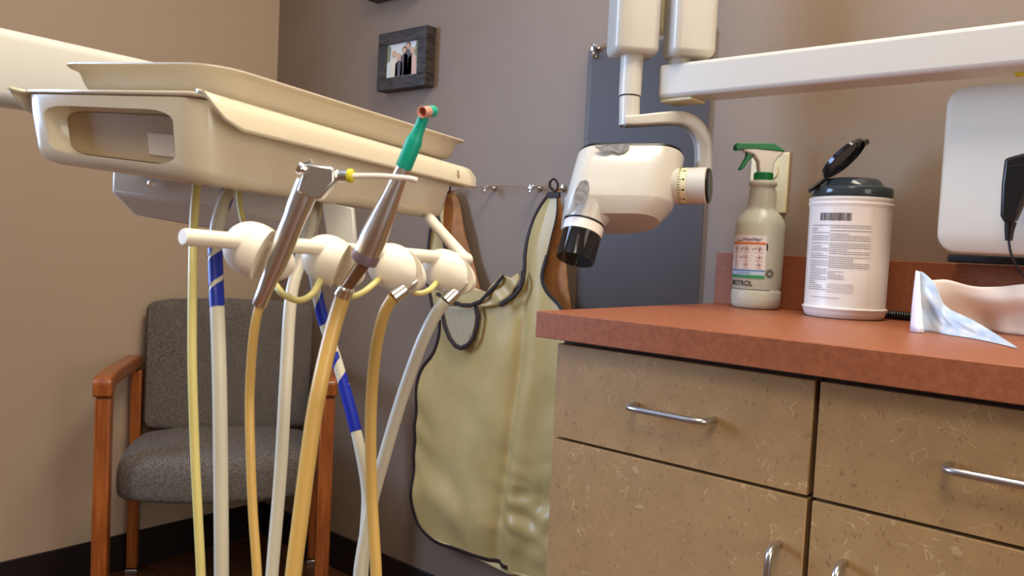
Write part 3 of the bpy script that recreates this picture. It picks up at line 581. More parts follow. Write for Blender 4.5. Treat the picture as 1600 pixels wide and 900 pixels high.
# label wrapped on the body: angle 0 faces the camera
toc=Vector((2.2413-sb.x,-1.4444-sb.y,0)).normalized(); a0=math.atan2(toc.y,toc.x)
def wrap(base,R,u,z,a_off=0): # u metres to the right seen from the camera
    a=a0+a_off+u/R; return Vector((base.x+R*math.cos(a),base.y+R*math.sin(a),base.z+z))
def wpatch(base,R,u0,u1,z0,z1,nm,m,parent,a_off=0,nn=14,slant=0):
    bm=B(); ring=[]
    cols=[[bm.verts.new(wrap(base,R+d,u0+(u1-u0)*k/nn,z+slant*(u0+(u1-u0)*k/nn),a_off)) for d,z in ((0,z0),(.0003,z0),(.0003,z1),(0,z1))] for k in range(nn+1)]
    for k in range(nn):
        for j in range(4): bm.faces.new((cols[k][j],cols[k][(j+1)%4],cols[k+1][(j+1)%4],cols[k+1][j]))
    bm.faces.new(cols[0]); bm.faces.new(list(reversed(cols[-1]))); return finish(nm,bm,m,parent,ang=60) if nm else None
def wtext(base,R,u,z,txt,size,m,parent,a_off=0,nm='lettering',sx=1,shear=0):
    cu=bpy.data.curves.new('t','FONT'); cu.body=txt; cu.size=size; cu.extrude=.00008; cu.resolution_u=3; cu.shear=shear; cu.offset=size*.022
    o=bpy.data.objects.new('t',cu); C.objects.link(o); bpy.context.view_layer.update()
    me=bpy.data.meshes.new_from_object(o.evaluated_get(bpy.context.evaluated_depsgraph_get())); bpy.data.objects.remove(o)
    bm=B(); bm.from_mesh(me); bmesh.ops.subdivide_edges(bm,edges=[e for e in bm.edges if e.calc_length()>.004],cuts=2)
    for v in bm.verts:
        x,y,zz=v.co; v.co=wrap(base,R+zz+.0001,u+x*sx,z+y,a_off)
    return finish(nm,bm,m,parent,smooth=False)
RB=.04245; lb=wpatch(sb,RB,-.062,.0125,.053,.128,'paper_label',M_paper,body,nn=26)
R2=RB+.0005
for z0_,z1_,m_ in ((.1125,.1162,M_orange),(.0660,.0682,M_lblue),(.0595,.0660,M_lpale),(.0535,.0590,M_lgreen)): wpatch(sb,R2,-.060,.0125,z0_,z1_,'label_stripe',m_,body,nn=22)
wtext(sb,R2,-.030,.1185,'HosoHay/',.0082,mat('mauve_ink',srgb(110,90,130),.5),body,shear=.2)
wtext(sb,R2,-.044,.1175,'PRODUCT',.0028,M_print,body)
bm=B(); bm2=B(); bm3=B()
def quad(bm,vs,R=None): 
    bm.faces.new([bm.verts.new(wrap(sb,(R or R2)+.0004,x,z)) for x,z in vs])
def diamond(bm,u,z,s,k=.86):
    for (p,q_) in (((-1,0),(0,1)),((0,1),(1,0)),((1,0),(0,-1)),((0,-1),(-1,0))):
        quad(bm,[(u+p[0]*s,z+p[1]*s),(u+q_[0]*s,z+q_[1]*s),(u+q_[0]*s*k,z+q_[1]*s*k),(u+p[0]*s*k,z+p[1]*s*k)])
for iy,z in enumerate((.1045,.0900,.0770)):
    for ix,u in enumerate((-.044,-.0215,.0015)):
        diamond(bm,u,z,.0052)
        s_=.0018
        quad(bm3,[(u-s_*.5,z-s_),(u+s_*.5,z-s_),(u+s_*.3*(1+ix),z+s_*.9),(u-s_*.4,z+s_*.9)])
        if iy==0 and ix!=1: quad(bm3,[(u-.0006,z-.0028),(u+.0006,z-.0028),(u+.0006,z-.0018),(u-.0006,z-.0018)])
        quad(bm2,[(u-.006,z-.0068),(u+.006,z-.0068),(u+.006,z-.0060),(u-.006,z-.0060)])
        if (ix,iy) in ((1,0),(2,0),(1,1)):
            for (x0,y0,x1,y1) in ((-.0125,.0002,-.0108,-.0022),(-.0108,-.0022,-.0050,.0022)):
                quad(bm3,[(u+x0,z+y0),(u+x1,z+y1),(u+x1,z+y1+.0011),(u+x0,z+y0+.0011)])
finish('hazard_diamonds',bm,M_red,body,smooth=False,kind='stuff'); finish('small_captions',bm2,mat('label_red_caption',srgb(190,110,100),.5),body,smooth=False,kind='stuff'); finish('hazard_symbols',bm3,M_print,body,smooth=False,kind='stuff')
for k in range(2): wpatch(sb,R2+.0003,-.040,-.012,.0615+k*.0020,.0620+k*.0020,'label_line',M_lblue,body)
wtext(sb,RB+.0002,-.0545,.0405,'BIOTROL',.0125,M_print,body,sx=.92)
wpatch(sb,RB+.0002,.0128,.0155,.103,.114,'printed_mark',M_print,body)
bm=B(); u=-.050
while u<.022:
    wd=random.uniform(.0012,.0035); quad(bm,[(u,.0335),(u+wd,.0335),(u+wd,.0352),(u,.0352)],RB); u+=wd+.0008
for k in range(16):
    a_=2*PI*k/16
    for r1,r2,w1 in ((.0078,.0066,.0012),(.0056,.0030,.0008)):
        c_,s_=math.cos(a_),math.sin(a_); o=(.0215,.063); 
        quad(bm,[(o[0]+r1*c_-w1*s_,o[1]+r1*s_+w1*c_),(o[0]+r2*c_-w1*s_,o[1]+r2*s_+w1*c_),(o[0]+r2*c_+w1*s_,o[1]+r2*s_-w1*c_),(o[0]+r1*c_+w1*s_,o[1]+r1*s_-w1*c_)],RB)
finish('small_print',bm,mat('bottle_ink',srgb(84,86,82),.5),body,smooth=False,kind='stuff')

# ================= WIPES CANISTER =================
cb=Vector((1.7911,-0.0920,0.8681)); cb.z=CT; RC=.0625
t=thing('wipes_canister',cb,'tall white wipes canister with open smoky grey flip lid on the worktop','canister')
prof=[(RC-.008,0),(RC-.003,.002),(RC,.010),(RC+.0006,.013),(RC+.0022,.0145),(RC+.0022,.0165),(RC-.0004,.018),(RC-.0010,.022),(RC+.0002,.175),(RC+.0006,.178),(RC+.0018,.180),(RC+.0018,.183),(RC+.0002,.1845),(RC+.0016,.186),(RC+.0016,.190),(RC-.002,.192)]
bm=B(); lathe(bm,prof,cb,seg=72); cbody=finish('canister_body',bm,M_can,t,ang=50)
bm=B(); lathe(bm,[(RC-.002,.192),(RC-.0008,.194),(RC-.0008,.2055),(RC-.003,.2085),(RC-.010,.2105),(RC-.014,.2112),(RC-.020,.219),(RC-.024,.2225),(RC-.032,.2235),(.012,.2225)],cb,seg=72); lid=finish('lid',bm,M_smokelid,t,ang=40)
# flip cap: a dished disc tilted back on a hinge at the left
hx=cb-RH*(RC-.004)+UP*.212+FH*(-.012)
ca=(RH*.78+UP*.60+FH*.06).normalized()
cs=((RH*.60-UP*.78)*.46+FH*.88); cs=(cs-ca*cs.dot(ca)).normalized(); cn=ca.cross(cs)
if cn.dot(FH)>0: cn=-cn
cc=hx+ca*.050+UP*.012-RH*.002
bm=B(); 
ring=lambda r,h:[cc+(ca*math.cos(2*PI*k/40)*r*1.16+cs*math.sin(2*PI*k/40)*r*1.1)+cn*h for k in range(40)]
loft(bm,[ring(.006,-.006),ring(.030,-.0055),ring(.0345,-.003),ring(.0355,.003),ring(.0335,.0035),ring(.0325,-.001),ring(.026,-.0025),ring(.0255,-.001),ring(.0245,-.0025),ring(.006,-.003)]); fc=finish('flip_cap',bm,mat('dark_smoke_cap',srgb(40,40,44),.12,alpha=.95),t,ang=40)
bm=B(); prism(bm,[hx+ca*a+cs*b for a,b in ((-.020,-.006),(.018,-.005),(.018,.005),(-.020,.006))],cn*.004); finish('hinge',bm,M_black,t,bevel=.001)
bm=B(); prism(bm,[cc+ca*a+cs*b for a,b in ((.039,-.009),(.048,-.006),(.050,.004),(.039,.007))],cn*.006); finish('cap_tab',bm,M_black,fc,bevel=.001)
toc=Vector((2.2413-cb.x,-1.4444-cb.y,0)).normalized(); a0=math.atan2(toc.y,toc.x)
RP=RC+.0006
bm=B(); u=-.048
while u<.002:
    wd=random.choice((.0004,.0005,.0009,.0012)); u2=u+wd
    bm.faces.new([bm.verts.new(wrap(cb,RP,x,z)) for x,z in ((u,.1535),(u2,.1535),(u2,.1655),(u,.1655))]); u=u2+random.choice((.0004,.0006,.001))
finish('barcode',bm,M_print,cbody,smooth=False,kind='stuff')
bm=B()
def lines(u0,u1,z1,z0,step,h,skip,dens=1):
    z=z1; para=0
    while z>z0:
        end=u1 if random.random()>.18 else u0+(u1-u0)*random.uniform(.3,.9)
        u=u0
        while u<end:
            wd=min(random.uniform(.0014,.006),end-u)
            if random.random()<dens: bm.faces.new([bm.verts.new(wrap(cb,RP,x,zz)) for x,zz in ((u,z),(u+wd,z),(u+wd,z+h),(u,z+h))])
            u+=wd+.0007
        z-=step
        if random.random()<.12: z-=step*.6
lines(-.066,-.030,.1455,.040,.0032,.0011,0); lines(-.0285,.033,.1455,.078,.0032,.0011,0); lines(-.0285,-.004,.0735,.060,.0028,.001,0); lines(-.0285,.012,.054,.041,.0030,.0007,0)
finish('fine_print',bm,M_gprint,cbody,smooth=False,kind='stuff')
wpatch(cb,RP,-.056,-.008,.0325,.0333,'printed_line',M_gprint,cbody)
wpatch(cb,RP,.0345,.0348,.022,.175,'label_seam',mat('label_edge',srgb(222,212,200),.5),cbody)

# ================= COILED CORD, BIB, FILM =================
bm=B(); a=Vector((1.8401,-0.0772,0.8700)); b=Vector((1.9125,-0.1382,0.8700)); a.y=-.040; b.y=-.052; b.x=a.x+.10
pts=[]; n=26*10; dd=(b-a).normalized(); x_,y_,_=frame(dd)
for k in range(n+1):
    th=2*PI*k/10; pts.append(a+(b-a)*k/n+(x_*math.cos(th)+y_*math.sin(th))*.0058+Vector((0,0,0)))
pts=[Vector((p.x,p.y,p.z-.0012)) for p in pts]
tube(bm,pts,.0016,6); finish('coiled_cord',bm,M_black,cat='cord',label='black coiled cord lying behind the canister and the paper bib')
def cloth(rows,nm,m,parent=None,th=.0008,**k):
    bm=B(); G=[[bm.verts.new(p) for p in r] for r in rows]
    for i in range(len(G)-1):
        for j in range(len(G[0])-1): bm.faces.new((G[i][j],G[i+1][j],G[i+1][j+1],G[i][j+1]))
    return finish(nm,bm,m,parent,ang=180,solid=th,**k)
t=thing('patient_bib',(2.05,-.2,CT),'folded pinkish paper bib leaning on the worktop at the right edge','bib')
top=catmull([(1.9267,-0.2000,0.9416),(1.9354,-0.1850,0.9313),(1.9566,-0.1700,0.9327),(1.9863,-0.1550,0.9256),(2.0167,-0.1500,0.9268),(2.0468,-0.1500,0.9324),(2.1040,-0.1500,0.9396),(2.1712,-0.1500,0.9359)],6)
bot=catmull([(1.9309,-0.2336,0.8620),(1.9467,-0.1778,0.8620),(1.9716,-0.1412,0.8620),(1.9996,-0.1179,0.8620),(2.0263,-0.1344,0.8620),(2.0497,-0.1372,0.8620),(2.1114,-0.1687,0.8620),(2.1813,-0.2403,0.8620)],6)
rows=[]
for i in range(15):
    tt=i/14; rows.append([ (a.lerp(b,tt)+Vector((.0,-.006*math.sin(tt*PI*2)+.004*noise.noise(a*20+Vector((0,0,tt*3))),0))) for a,b in zip(top,bot)])
cloth(rows,'paper_sheet',M_bib,t)
tp=catmull([(1.9282,-0.2159,0.9425),(1.9391,-0.2264,0.9412),(1.9581,-0.2375,0.9258),(1.9730,-0.2398,0.8985),(2.0104,-0.2615,0.8840),(2.0464,-0.2975,0.8699),(2.0714,-0.3359,0.8617)],6)
bt=catmull([(1.9335,-0.2467,0.8620),(1.9452,-0.2576,0.8620),(1.9589,-0.2455,0.8620),(1.9824,-0.2635,0.8620),(2.0168,-0.2861,0.8620),(2.0521,-0.3269,0.8620),(2.0768,-0.3656,0.8620)],6)
rows=[]
for i in range(19):
    tt=i/18; rows.append([a.lerp(b,tt)+Vector((.3,-.5,0))*(.006*math.sin(tt*5)+.010*noise.noise(a*55+Vector((0,0,tt*6))))*math.sin(tt*PI) for a,b in zip(tp,bt)])
cloth(rows,'blue_backing_film',M_film,t,th=.0004,label='wrinkled bluish plastic film')
cloth([[Vector(a).lerp(Vector(b),tt)+Vector((.0,-.003,0))*math.sin(tt*3) for a,b in zip(catmull([(1.9282,-0.2224,0.9433),(1.9316,-0.2261,0.9434),(1.9351,-0.2298,0.9410)],4),catmull([(1.9361,-0.2596,0.8620),(1.9471,-0.2713,0.8620),(1.9561,-0.2694,0.8620)],4))] for tt in [k/10 for k in range(11)]],'folded_edge',mat('bib_white_edge',srgb(236,230,236),.6),t)

# ================= DELIVERY UNIT =================
LL,WW=.38,.23
TN=Vector((1.6384,-1.1235,1.0550)); TL=Vector((1.4182,-1.1784,1.0667)); TR=Vector((1.5585,-0.7524,1.0381)); TF=TL+TR-TN
BN=Vector((1.6285,-1.1128,0.9860)); BL=Vector((1.4201,-1.1676,1.0067)); BR=Vector((1.5533,-0.7677,0.9759)); BF=BL+BR-BN
def U(u,v,w):   # u along the long side, v across, w 0 bottom .. 1 top
    a=TN*(1-u)*(1-v)+TR*u*(1-v)+TL*(1-u)*v+TF*u*v; b=BN*(1-u)*(1-v)+BR*u*(1-v)+BL*(1-u)*v+BF*u*v
    return b+(a-b)*w
uv=(TR-TN).normalized(); vv=(TL-TN).normalized(); nn=uv.cross(vv).normalized()
if nn.z<0: nn=-nn
c=U(.5,.5,0)
du=thing('delivery_unit',c-Vector((0,0,.1)),'cream dental delivery unit on a swing arm with hanging tubing and instrument bar','dental delivery unit')
# body: rounded tub, end face with a deep recess
bm=B(); secs=[]
def ringU(w,ins,rad=.09,n=5):
    out=[]
    ru=.05+0*rad; rv=.10
    for (cu,cv,a0_) in ((1-ru,1-rv,0),(ru,1-rv,PI/2),(ru,rv,PI),(1-ru,rv,1.5*PI)):
        for k in range(n+1):
            a=a0_+PI/2*k/n; u=cu+ru*math.cos(a); v=cv+rv*math.sin(a)
            out.append(U(.5+(u-.5)*(1-ins),.5+(v-.5)*(1-ins*1.5),w))
    return out
for w_,ins in ((-.0,.07),(.03,.03),(.09,.006),(.2,0),(.7,.0),(.97,.005),(1.0,.02)): secs.append(ringU(w_,ins))
loft(bm,secs); body=finish('tub_body',bm,M_unit,du,ang=60)
# recess cutter
bm=B(); pr=[]
for dep,s in ((-.10,1.0),(.035,.97),(.06,.9)):
    pr.append([U(dep,.5+a*s*1.0,.50+b*s) for a,b in [(x*.80/.8,y) for x,y in rrect(.74,.66,.13,4)]])
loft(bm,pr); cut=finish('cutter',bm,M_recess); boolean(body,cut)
for p in body.data.polygons: p.use_smooth=True
body.data.set_sharp_from_angle(angle=math.radians(40))
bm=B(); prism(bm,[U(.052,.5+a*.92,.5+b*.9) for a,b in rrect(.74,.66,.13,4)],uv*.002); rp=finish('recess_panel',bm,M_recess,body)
bm=B(); prism(bm,[U(.047,v,w_) for v,w_ in ((.23,.30),(.37,.30),(.37,.57),(.23,.57))],uv*.001); finish('painted_reflection',bm,mat('pale_reflection',srgb(200,182,160),.3),body,smooth=False)  # pale patch painted for a light's reflection in the glossy recess
# skirts along both long sides, ends cut in a curve
for side in (0,1):
    bm=B(); rows=[]; no=24
    out=(-vv if side==0 else vv)
    for i in range(no+1):
        u=-.012+1.06*i/no
        row=[]
        cutk=max(0,1-(u+.012)/.075)                 # curved front end
        drop=1-cutk**1.6
        cute=max(0,(u-.93)/.118)
        for (o1,w_) in ((.000,1.03),(.006,1.0),(.010,.88),(.013,.72),(.0135,.68)):
            ww=1.03-(1.03-w_)*drop
            uu=u+ (0 if True else 0)
            p=U(min(uu,1.0) if False else uu-.03*cute*(w_>.9),float(side),ww)+out*(o1*(.5+.5*drop)+.001)
            row.append(p)
        rows.append(row)
    G=[[bm.verts.new(p) for p in r] for r in rows]
    for i in range(no):
        for j in range(4): bm.faces.new((G[i][j],G[i+1][j],G[i+1][j+1],G[i][j+1]))
    finish('side_skirt',bm,M_unit,du,ang=70,solid=.003)
bm=B(); rows=[]
for k in range(9):
    v=k/8; rows.append([U(1.0,v,w_)+uv*(o1+.001)-vv*0 for o1,w_ in ((0,1.03),(.008,.95),(.014,.75),(.016,.68))])
G=[[bm.verts.new(p) for p in r] for r in rows]
for i in range(8):
    for j in range(3): bm.faces.new((G[i][j],G[i+1][j],G[i+1][j+1],G[i][j+1]))
finish('end_skirt',bm,M_unit,du,solid=.003,ang=70)
bm=B(); loft(bm,[[U(.5+a,.5+b,w_) for a,b in rrect(1.0,1.0,.06,4)] for w_ in (.99,1.04)]); finish('top_deck',bm,M_unit,du,ang=40,bevel=.001)
bm=B(); prism(bm,[U(u,0,w_)-vv*(.0135+.001) for u,w_ in ((.925,.92),(.932,.92),(.948,.80),(.941,.80))],vv*.0006); finish('worn_print',bm,mat('faded_print',srgb(170,156,140),.5),du,smooth=False)
# box and arm under the unit
bm=B(); S0=Vector((1.3747,-1.0761,1.0052)); S1=Vector((1.5485,-0.9810,0.9847)); h_=Vector((0,0,-.020)); dpt=FH*.12
top0=[S0,S1,S1+dpt,S0+dpt]; loft(bm,[[p+Vector((0,0,.02)) for p in top0],[p+h_ for p in top0],[S0+RH*.015+h_*2.1+FH*.02,S1+h_*2.1+FH*.02,S1+h_*2.1+dpt,S0+RH*.015+h_*2.1+dpt]]); mb=finish('mounting_box',bm,M_white,du,bevel=.003)
p=Vector((1.4188,-1.0547,0.9954)); bm=B(); lathe(bm,[(.0042,0),(.0042,.002),(.003,.003)],p,-FH,14); finish('screw',bm,M_chrome,mb)
bm=B(); box_c=[]
A0=Vector((1.2569,-1.1437,1.1106)); A1=Vector((1.2174,-0.9924,1.1162)); ad=(A1-A0).normalized(); sd=Vector((0,0,1)).cross(ad).normalized(); ud=ad.cross(sd)
st=A0-ad*.55; en=A1+ad*.10
loft(bm,[[q_+sd*a+ud*b for a,b in rrect(.06,.077,.012,4)] for q_ in (st,en)]); finish('support_arm',bm,M_white,du,ang=40)
bm=B(); lathe(bm,[(.045,-.05),(.047,-.045),(.047,.04),(.043,.045)],en+Vector((0,0,-.01)),(0,0,1),32); finish('arm_hub',bm,M_white,du)
lk=en+Vector((0,0,-.055)); bc=(S0+S1)/2+dpt*.6+Vector((0,0,.012)); bm=B(); tube(bm,[lk+Vector((0,0,.02)),lk,lk.lerp(bc,.5)+Vector((0,0,-.004)),bc],.024,20,smooth=5); finish('arm_link',bm,M_white,du)
# bracket behind the bar
bm=B(); Q=[(1.5747,-0.9585,0.9851),(1.5980,-0.9389,0.9797),(1.6025,-0.9375,0.9441),(1.5807,-0.9559,0.9477)]; prism(bm,Q,FH*.012); finish('bar_bracket',bm,M_white,du,bevel=.0015)
# instrument bar
b0=Vector((1.7129,-1.1725,0.9454)); b1=Vector((1.6843,-0.8679,0.9349)); e1=Vector((1.5577,-0.8020,0.9792))
bd=(b1-b0).normalized()
bm=B(); tube(bm,[b0,b0+bd*.002],[.0052,.0060],24); tube(bm,[b0+bd*.002,b0+bd*.1,b0+bd*.2,b1-bd*.008,b1+bd*.0025+ (e1-b1).normalized()*.002,b1+(e1-b1).normalized()*.012,e1],.0060,24,smooth=5); finish('instrument_bar',bm,M_bar,du,ang=60)
# holders (pods)
def pod(px,py,d,tooldir,r=.024,slot_off=.010,sw=.0105,nm='instrument_holder',side=False):
    c=Vector((px)) ; tdir=Vector(tooldir).normalized()
    rt=RH; 
    # long axis of the egg: right, down a little and towards the camera
    la=(rt*.86-UP*.42-FH*.1).normalized(); y_=tdir-la*tdir.dot(la); y_.normalize(); z_=la.cross(y_)
    bm=B(); bmesh.ops.create_uvsphere(bm,u_segments=40,v_segments=24,radius=1)
    for v in bm.verts:
        x,y,z=v.co; k=1-.16*x
        v.co=c+la*x*r*1.06+y_*y*r*.76*k+z_*z*r*.74*k
    p=finish(nm,bm,M_bar,du,ang=180)
    # slot that holds the tool: channel open towards the camera and the free end
    sx=(rt-tdir*rt.dot(tdir)).normalized(); fo=tdir.cross(sx); 
    if fo.dot(FH)>0: fo=-fo
    cc_=c+rt*slot_off
    if side:
        fo=(RH*.80-FH*.60); fo=(fo-tdir*fo.dot(tdir)).normalized(); sx=fo.cross(tdir).normalized(); cc_=c+RH*.007+sx*0
    bm=B(); vs=[]
    Mx=Matrix((( sx.x,fo.x,tdir.x,cc_.x),(sx.y,fo.y,tdir.y,cc_.y),(sx.z,fo.z,tdir.z,cc_.z),(0,0,0,1)))
    box(bm,(-sw/2,-.004,-.06),(sw/2,.06,.06),Mx); cut=finish('cutter',bm,M_dark); boolean(p,cut)
    for q_ in p.data.polygons: q_.use_smooth=True
    p.data.set_sharp_from_angle(angle=math.radians(45))
    bm=B(); lathe(bm,[(.0011,0),(.0011,.0006)],c-rt*r*.35-FH*r*.62-UP*.004,-FH,10); finish('pin_hole',bm,M_dark,p)
    return p
syA=Vector((1.7179,-1.1160,0.8976)); syB=Vector((1.7495,-1.0986,0.9882)); syd=(syB-syA).normalized()
prA=Vector((1.7350,-1.0357,0.9315)); prB=Vector((1.7693,-1.0276,1.0065)); prd=(prB-prA).normalized()
pod((1.7088,-1.1107,0.9355),0,0,syd,r=.0265,slot_off=.011,sw=.0152)
pod((1.7000,-1.0369,0.9292),0,0,prd,r=.0262,slot_off=.013,sw=.0135)
pod((1.6983,-0.9674,0.9246),0,0,syd,r=.0262,slot_off=.0135,sw=.0075,side=True)
pod((1.6911,-0.8959,0.9213),0,0,syd,r=.0262,slot_off=.0135,sw=.0075,side=True)
# loops of air tubing between the holders
for pts in ([(1.5469,-1.0345,0.9950),(1.5693,-1.0436,0.9667),(1.6151,-1.0590,0.9388),(1.6807,-1.0772,0.9088),(1.6925,-1.0742,0.9015),(1.7002,-1.0677,0.8995),(1.7032,-1.0581,0.9057),(1.6990,-1.0477,0.9182),(1.6880,-1.0368,0.9265)],[(1.6896,-1.0231,0.9134),(1.6964,-1.0180,0.9021),(1.7004,-1.0078,0.9044),(1.6975,-0.9899,0.9139),(1.6884,-0.9706,0.9246)],[(1.6886,-0.9514,0.9132),(1.6981,-0.9439,0.9034),(1.7002,-0.9287,0.9069),(1.6821,-0.8972,0.9189)]):
    bm=B(); tube(bm,pts,.0027,12,smooth=6); finish('air_tube',bm,M_pale,du)
# hanging tubing of the unit
def down(pts,z=.45):
    pts=[Vector(p) for p in pts]; d=(pts[-1]-pts[-2]).normalized(); l=pts[-1]; out=list(pts)
    for k in range(1,4):
        d=(d*.6+Vector((0,0,-1))*.4).normalized(); l=l+d*.09; out.append(l)
    return out
def tape(path,y0,y1,r,parent,nm='blue_tape',wd=.024,pitch=.030,ph=0,solid=False):
    """tape between two fractions of the path"""
    n=len(path)-1; a=int(y0*n); b=int(y1*n); Q=path[a:b+1]; bm=B()
    if solid: tube(bm,Q,r*1.07,16); return finish(nm,bm,M_blue,parent,ang=60)
    S_=[0]
    for i in range(1,len(Q)): S_.append(S_[-1]+(Q[i]-Q[i-1]).length)
    def at(s):
        s=max(0,min(S_[-1]-1e-6,s)); i=max(k for k in range(len(S_)-1) if S_[k]<=s); f=(s-S_[i])/(S_[i+1]-S_[i]); return Q[i].lerp(Q[i+1],f),(Q[i+1]-Q[i]).normalized()
    th=ph; rows=[]
    while pitch*(th-ph)/(2*PI)<S_[-1]+.0:
        row=[]
        for j in range(5):
            s_=pitch*(th-ph)/(2*PI)-wd/2+wd*j/4; p,d=at(s_); x,y,_=frame(d,Vector((1,0,0))); row.append(p+(x*math.cos(th)+y*math.sin(th))*r*1.06)
        rows.append([bm.verts.new(q_) for q_ in row]); th+=2*PI/20
    for i in range(len(rows)-1):
        for j in range(4): bm.faces.new((rows[i][j],rows[i+1][j],rows[i+1][j+1],rows[i][j+1]))
    return finish(nm,bm,M_blue,parent,ang=60)
def hose(pts,r,m,parent,nm='tubing',ell=None,sm=8):
    path=catmull(down(pts),sm); bm=B(); tube(bm,path,r,16,ell=ell); o=finish(nm,bm,m,parent,ang=60); return o,path
h1,p1=hose([(1.5368,-1.0695,0.9949),(1.5560,-1.0817,0.9614),(1.5773,-1.0928,0.9171),(1.5918,-1.0987,0.8419),(1.5987,-1.0978,0.7663),(1.6046,-1.0965,0.7124),(1.6109,-1.0951,0.6530)],.0038,M_pale,du); tape(p1,0,.02,.0038,h1,solid=True)
h2,p2=hose([(1.5248,-1.0269,0.9978),(1.5372,-1.0444,0.9722),(1.5485,-1.0563,0.9452),(1.5603,-1.0617,0.9107),(1.5736,-1.0661,0.8716),(1.5835,-1.0680,0.8158),(1.5903,-1.0679,0.7312),(1.5971,-1.0681,0.6410)],.0063,M_grey,du)
tape(p2,.02,.11,.0063,h2,wd=.020,pitch=.040,ph=3.0); tape(p2,.215,.375,.0063,h2,wd=.0235,pitch=.0285,ph=2.6)
h4,p4=hose([(1.5445,-0.9445,0.9900),(1.5673,-0.9664,0.9620),(1.5869,-0.9917,0.9248),(1.6001,-1.0091,0.8898),(1.6105,-1.0185,0.8150),(1.6127,-1.0221,0.7336),(1.6135,-1.0281,0.6346)],.0058,M_grey,du)
h8,p8=hose([(1.5139,-0.9182,0.9874),(1.5182,-0.9302,0.9494),(1.5309,-0.9352,0.9096),(1.5418,-0.9290,0.8635),(1.5628,-0.9267,0.8256),(1.5840,-0.9247,0.7822),(1.6034,-0.9241,0.7398),(1.6196,-0.9262,0.6983),(1.6289,-0.9342,0.6574),(1.6301,-0.9361,0.6134)],.0056,M_grey,du)
tape(p8,.17,.27,.0056,h8,wd=.028,pitch=.050,ph=3.4); tape(p8,.33,.40,.0056,h8,wd=.013,pitch=.030,ph=1.5); tape(p8,.395,.47,.0056,h8,solid=True)

# ---- tray resting on the unit
tN=Vector((1.6208,-1.1008,1.0864)); tL=Vector((1.4068,-1.1463,1.1005)); tR=Vector((1.5382,-0.7172,1.0751)); tF=tL+tR-tN
dn=-(TN-BN).normalized()*.0260
def TY(u,v,h): return tN*(1-u)*(1-v)+tR*u*(1-v)+tL*(1-u)*v+tF*u*v+dn*h
def tring(g,h,ru=.085,n=7):
    out=[]; rv=.16
    for (cu,cv,a0_) in ((1-ru*.6,1-rv,0),(ru,1-rv,PI/2),(ru,rv,PI),(1-ru*.6,rv,1.5*PI)):
        r1=ru*.6 if cu>.5 else ru
        for k in range(n+1):
            a=a0_+PI/2*k/n; u=cu+r1*math.cos(a); v=cv+rv*math.sin(a); out.append(TY(.5+(u-.5)*(1-g/.39*2),.5+(v-.5)*(1-g/.22*2),h))
    return out
tc=TY(.5,.5,1)
t=thing('instrument_tray',tc,'cream plastic instrument tray resting on top of the delivery unit','tray')
bm=B(); loft(bm,[tring(.017,1.0),tring(.013,.93),tring(.009,.6),tring(.0065,.24),tring(.0035,.17),tring(.0,.12),tring(-.0015,.07),tring(-.001,.015),tring(.002,0.0),tring(.006,.05),tring(.010,.2),tring(.016,.6),tring(.018,.88),tring(.026,.91)]); finish('tray_pan',bm,M_tray,t,ang=50)

# ---- air water syringe
t=thing('air_water_syringe',syA,'steel air-water syringe with white disposable tip in the leftmost holder','dental instrument')
LS=(syB-syA).length
bm=B(); lathe(bm,[(.0046,0),(.0052,.001),(.0054,.012),(.0060,.020),(.0078,.034),(.0080,LS*.72),(.0088,LS*.80),(.0092,LS*.95),(.0090,LS)],syA,syd,36); hd_=finish('handle',bm,M_metal,t,ang=40)
def SQ(px,py,d=.580): pass
bm=B(); blk=[(1.7462,-1.1045,0.9809),(1.7496,-1.1002,1.0011),(1.7635,-1.0884,0.9993),(1.7654,-1.0870,0.9967),(1.7660,-1.0870,0.9890),(1.7586,-1.0942,0.9758),(1.7531,-1.0989,0.9763)]
prism(bm,blk,FH*.014); hb_=finish('syringe_head',bm,M_metal,t,bevel=.0015)
for a,b in (((1.7558,-1.1059,0.9950),(1.7519,-1.1091,0.9974)),((1.7465,-1.0952,0.9986),(1.7441,-1.0970,1.0025))):
    a=Vector(a); b=Vector(b); bm=B(); lathe(bm,[(.0028,0),(.0028,(b-a).length*.5),(.0042,(b-a).length*.55),(.0044,(b-a).length*1.0),(.003,(b-a).length*1.15)],a,b-a,20); finish('button',bm,M_chrome,t)
n0=Vector((1.7650,-1.0876,0.9935)); n1=Vector((1.7770,-1.0812,0.9939)); nd=(n1-n0).normalized(); nl=(n1-n0).length
bm=B(); lathe(bm,[(.0046,0),(.0046,nl*.15),(.0040,nl*.2),(.0045,nl*.3),(.0043,nl*.75)],n0,nd,28); finish('nozzle_nut',bm,M_metal,t)
bm=B(); lathe(bm,[(.0046,nl*.72),(.0050,nl*.76),(.0050,nl*.92),(.0040,nl)],n0,nd,28); finish('yellow_ring',bm,M_yellow,t,label='yellow ring')
bm=B(); tube(bm,[n0+nd*nl*.9,(1.7900,-1.0700,0.9947),(1.8003,-1.0611,0.9945),(1.8072,-1.0552,0.9940),(1.8114,-1.0517,0.9929)],.0020,14,smooth=4); finish('disposable_tip',bm,M_can,t,label='white disposable tip')
hose([syA+syd*.004,(1.7154,-1.1162,0.8871),(1.7095,-1.1149,0.8652),(1.7017,-1.1109,0.8278),(1.7048,-1.1108,0.7896),(1.7096,-1.1099,0.7419),(1.7159,-1.1081,0.6895)],.0034,M_amber,t,'tubing')

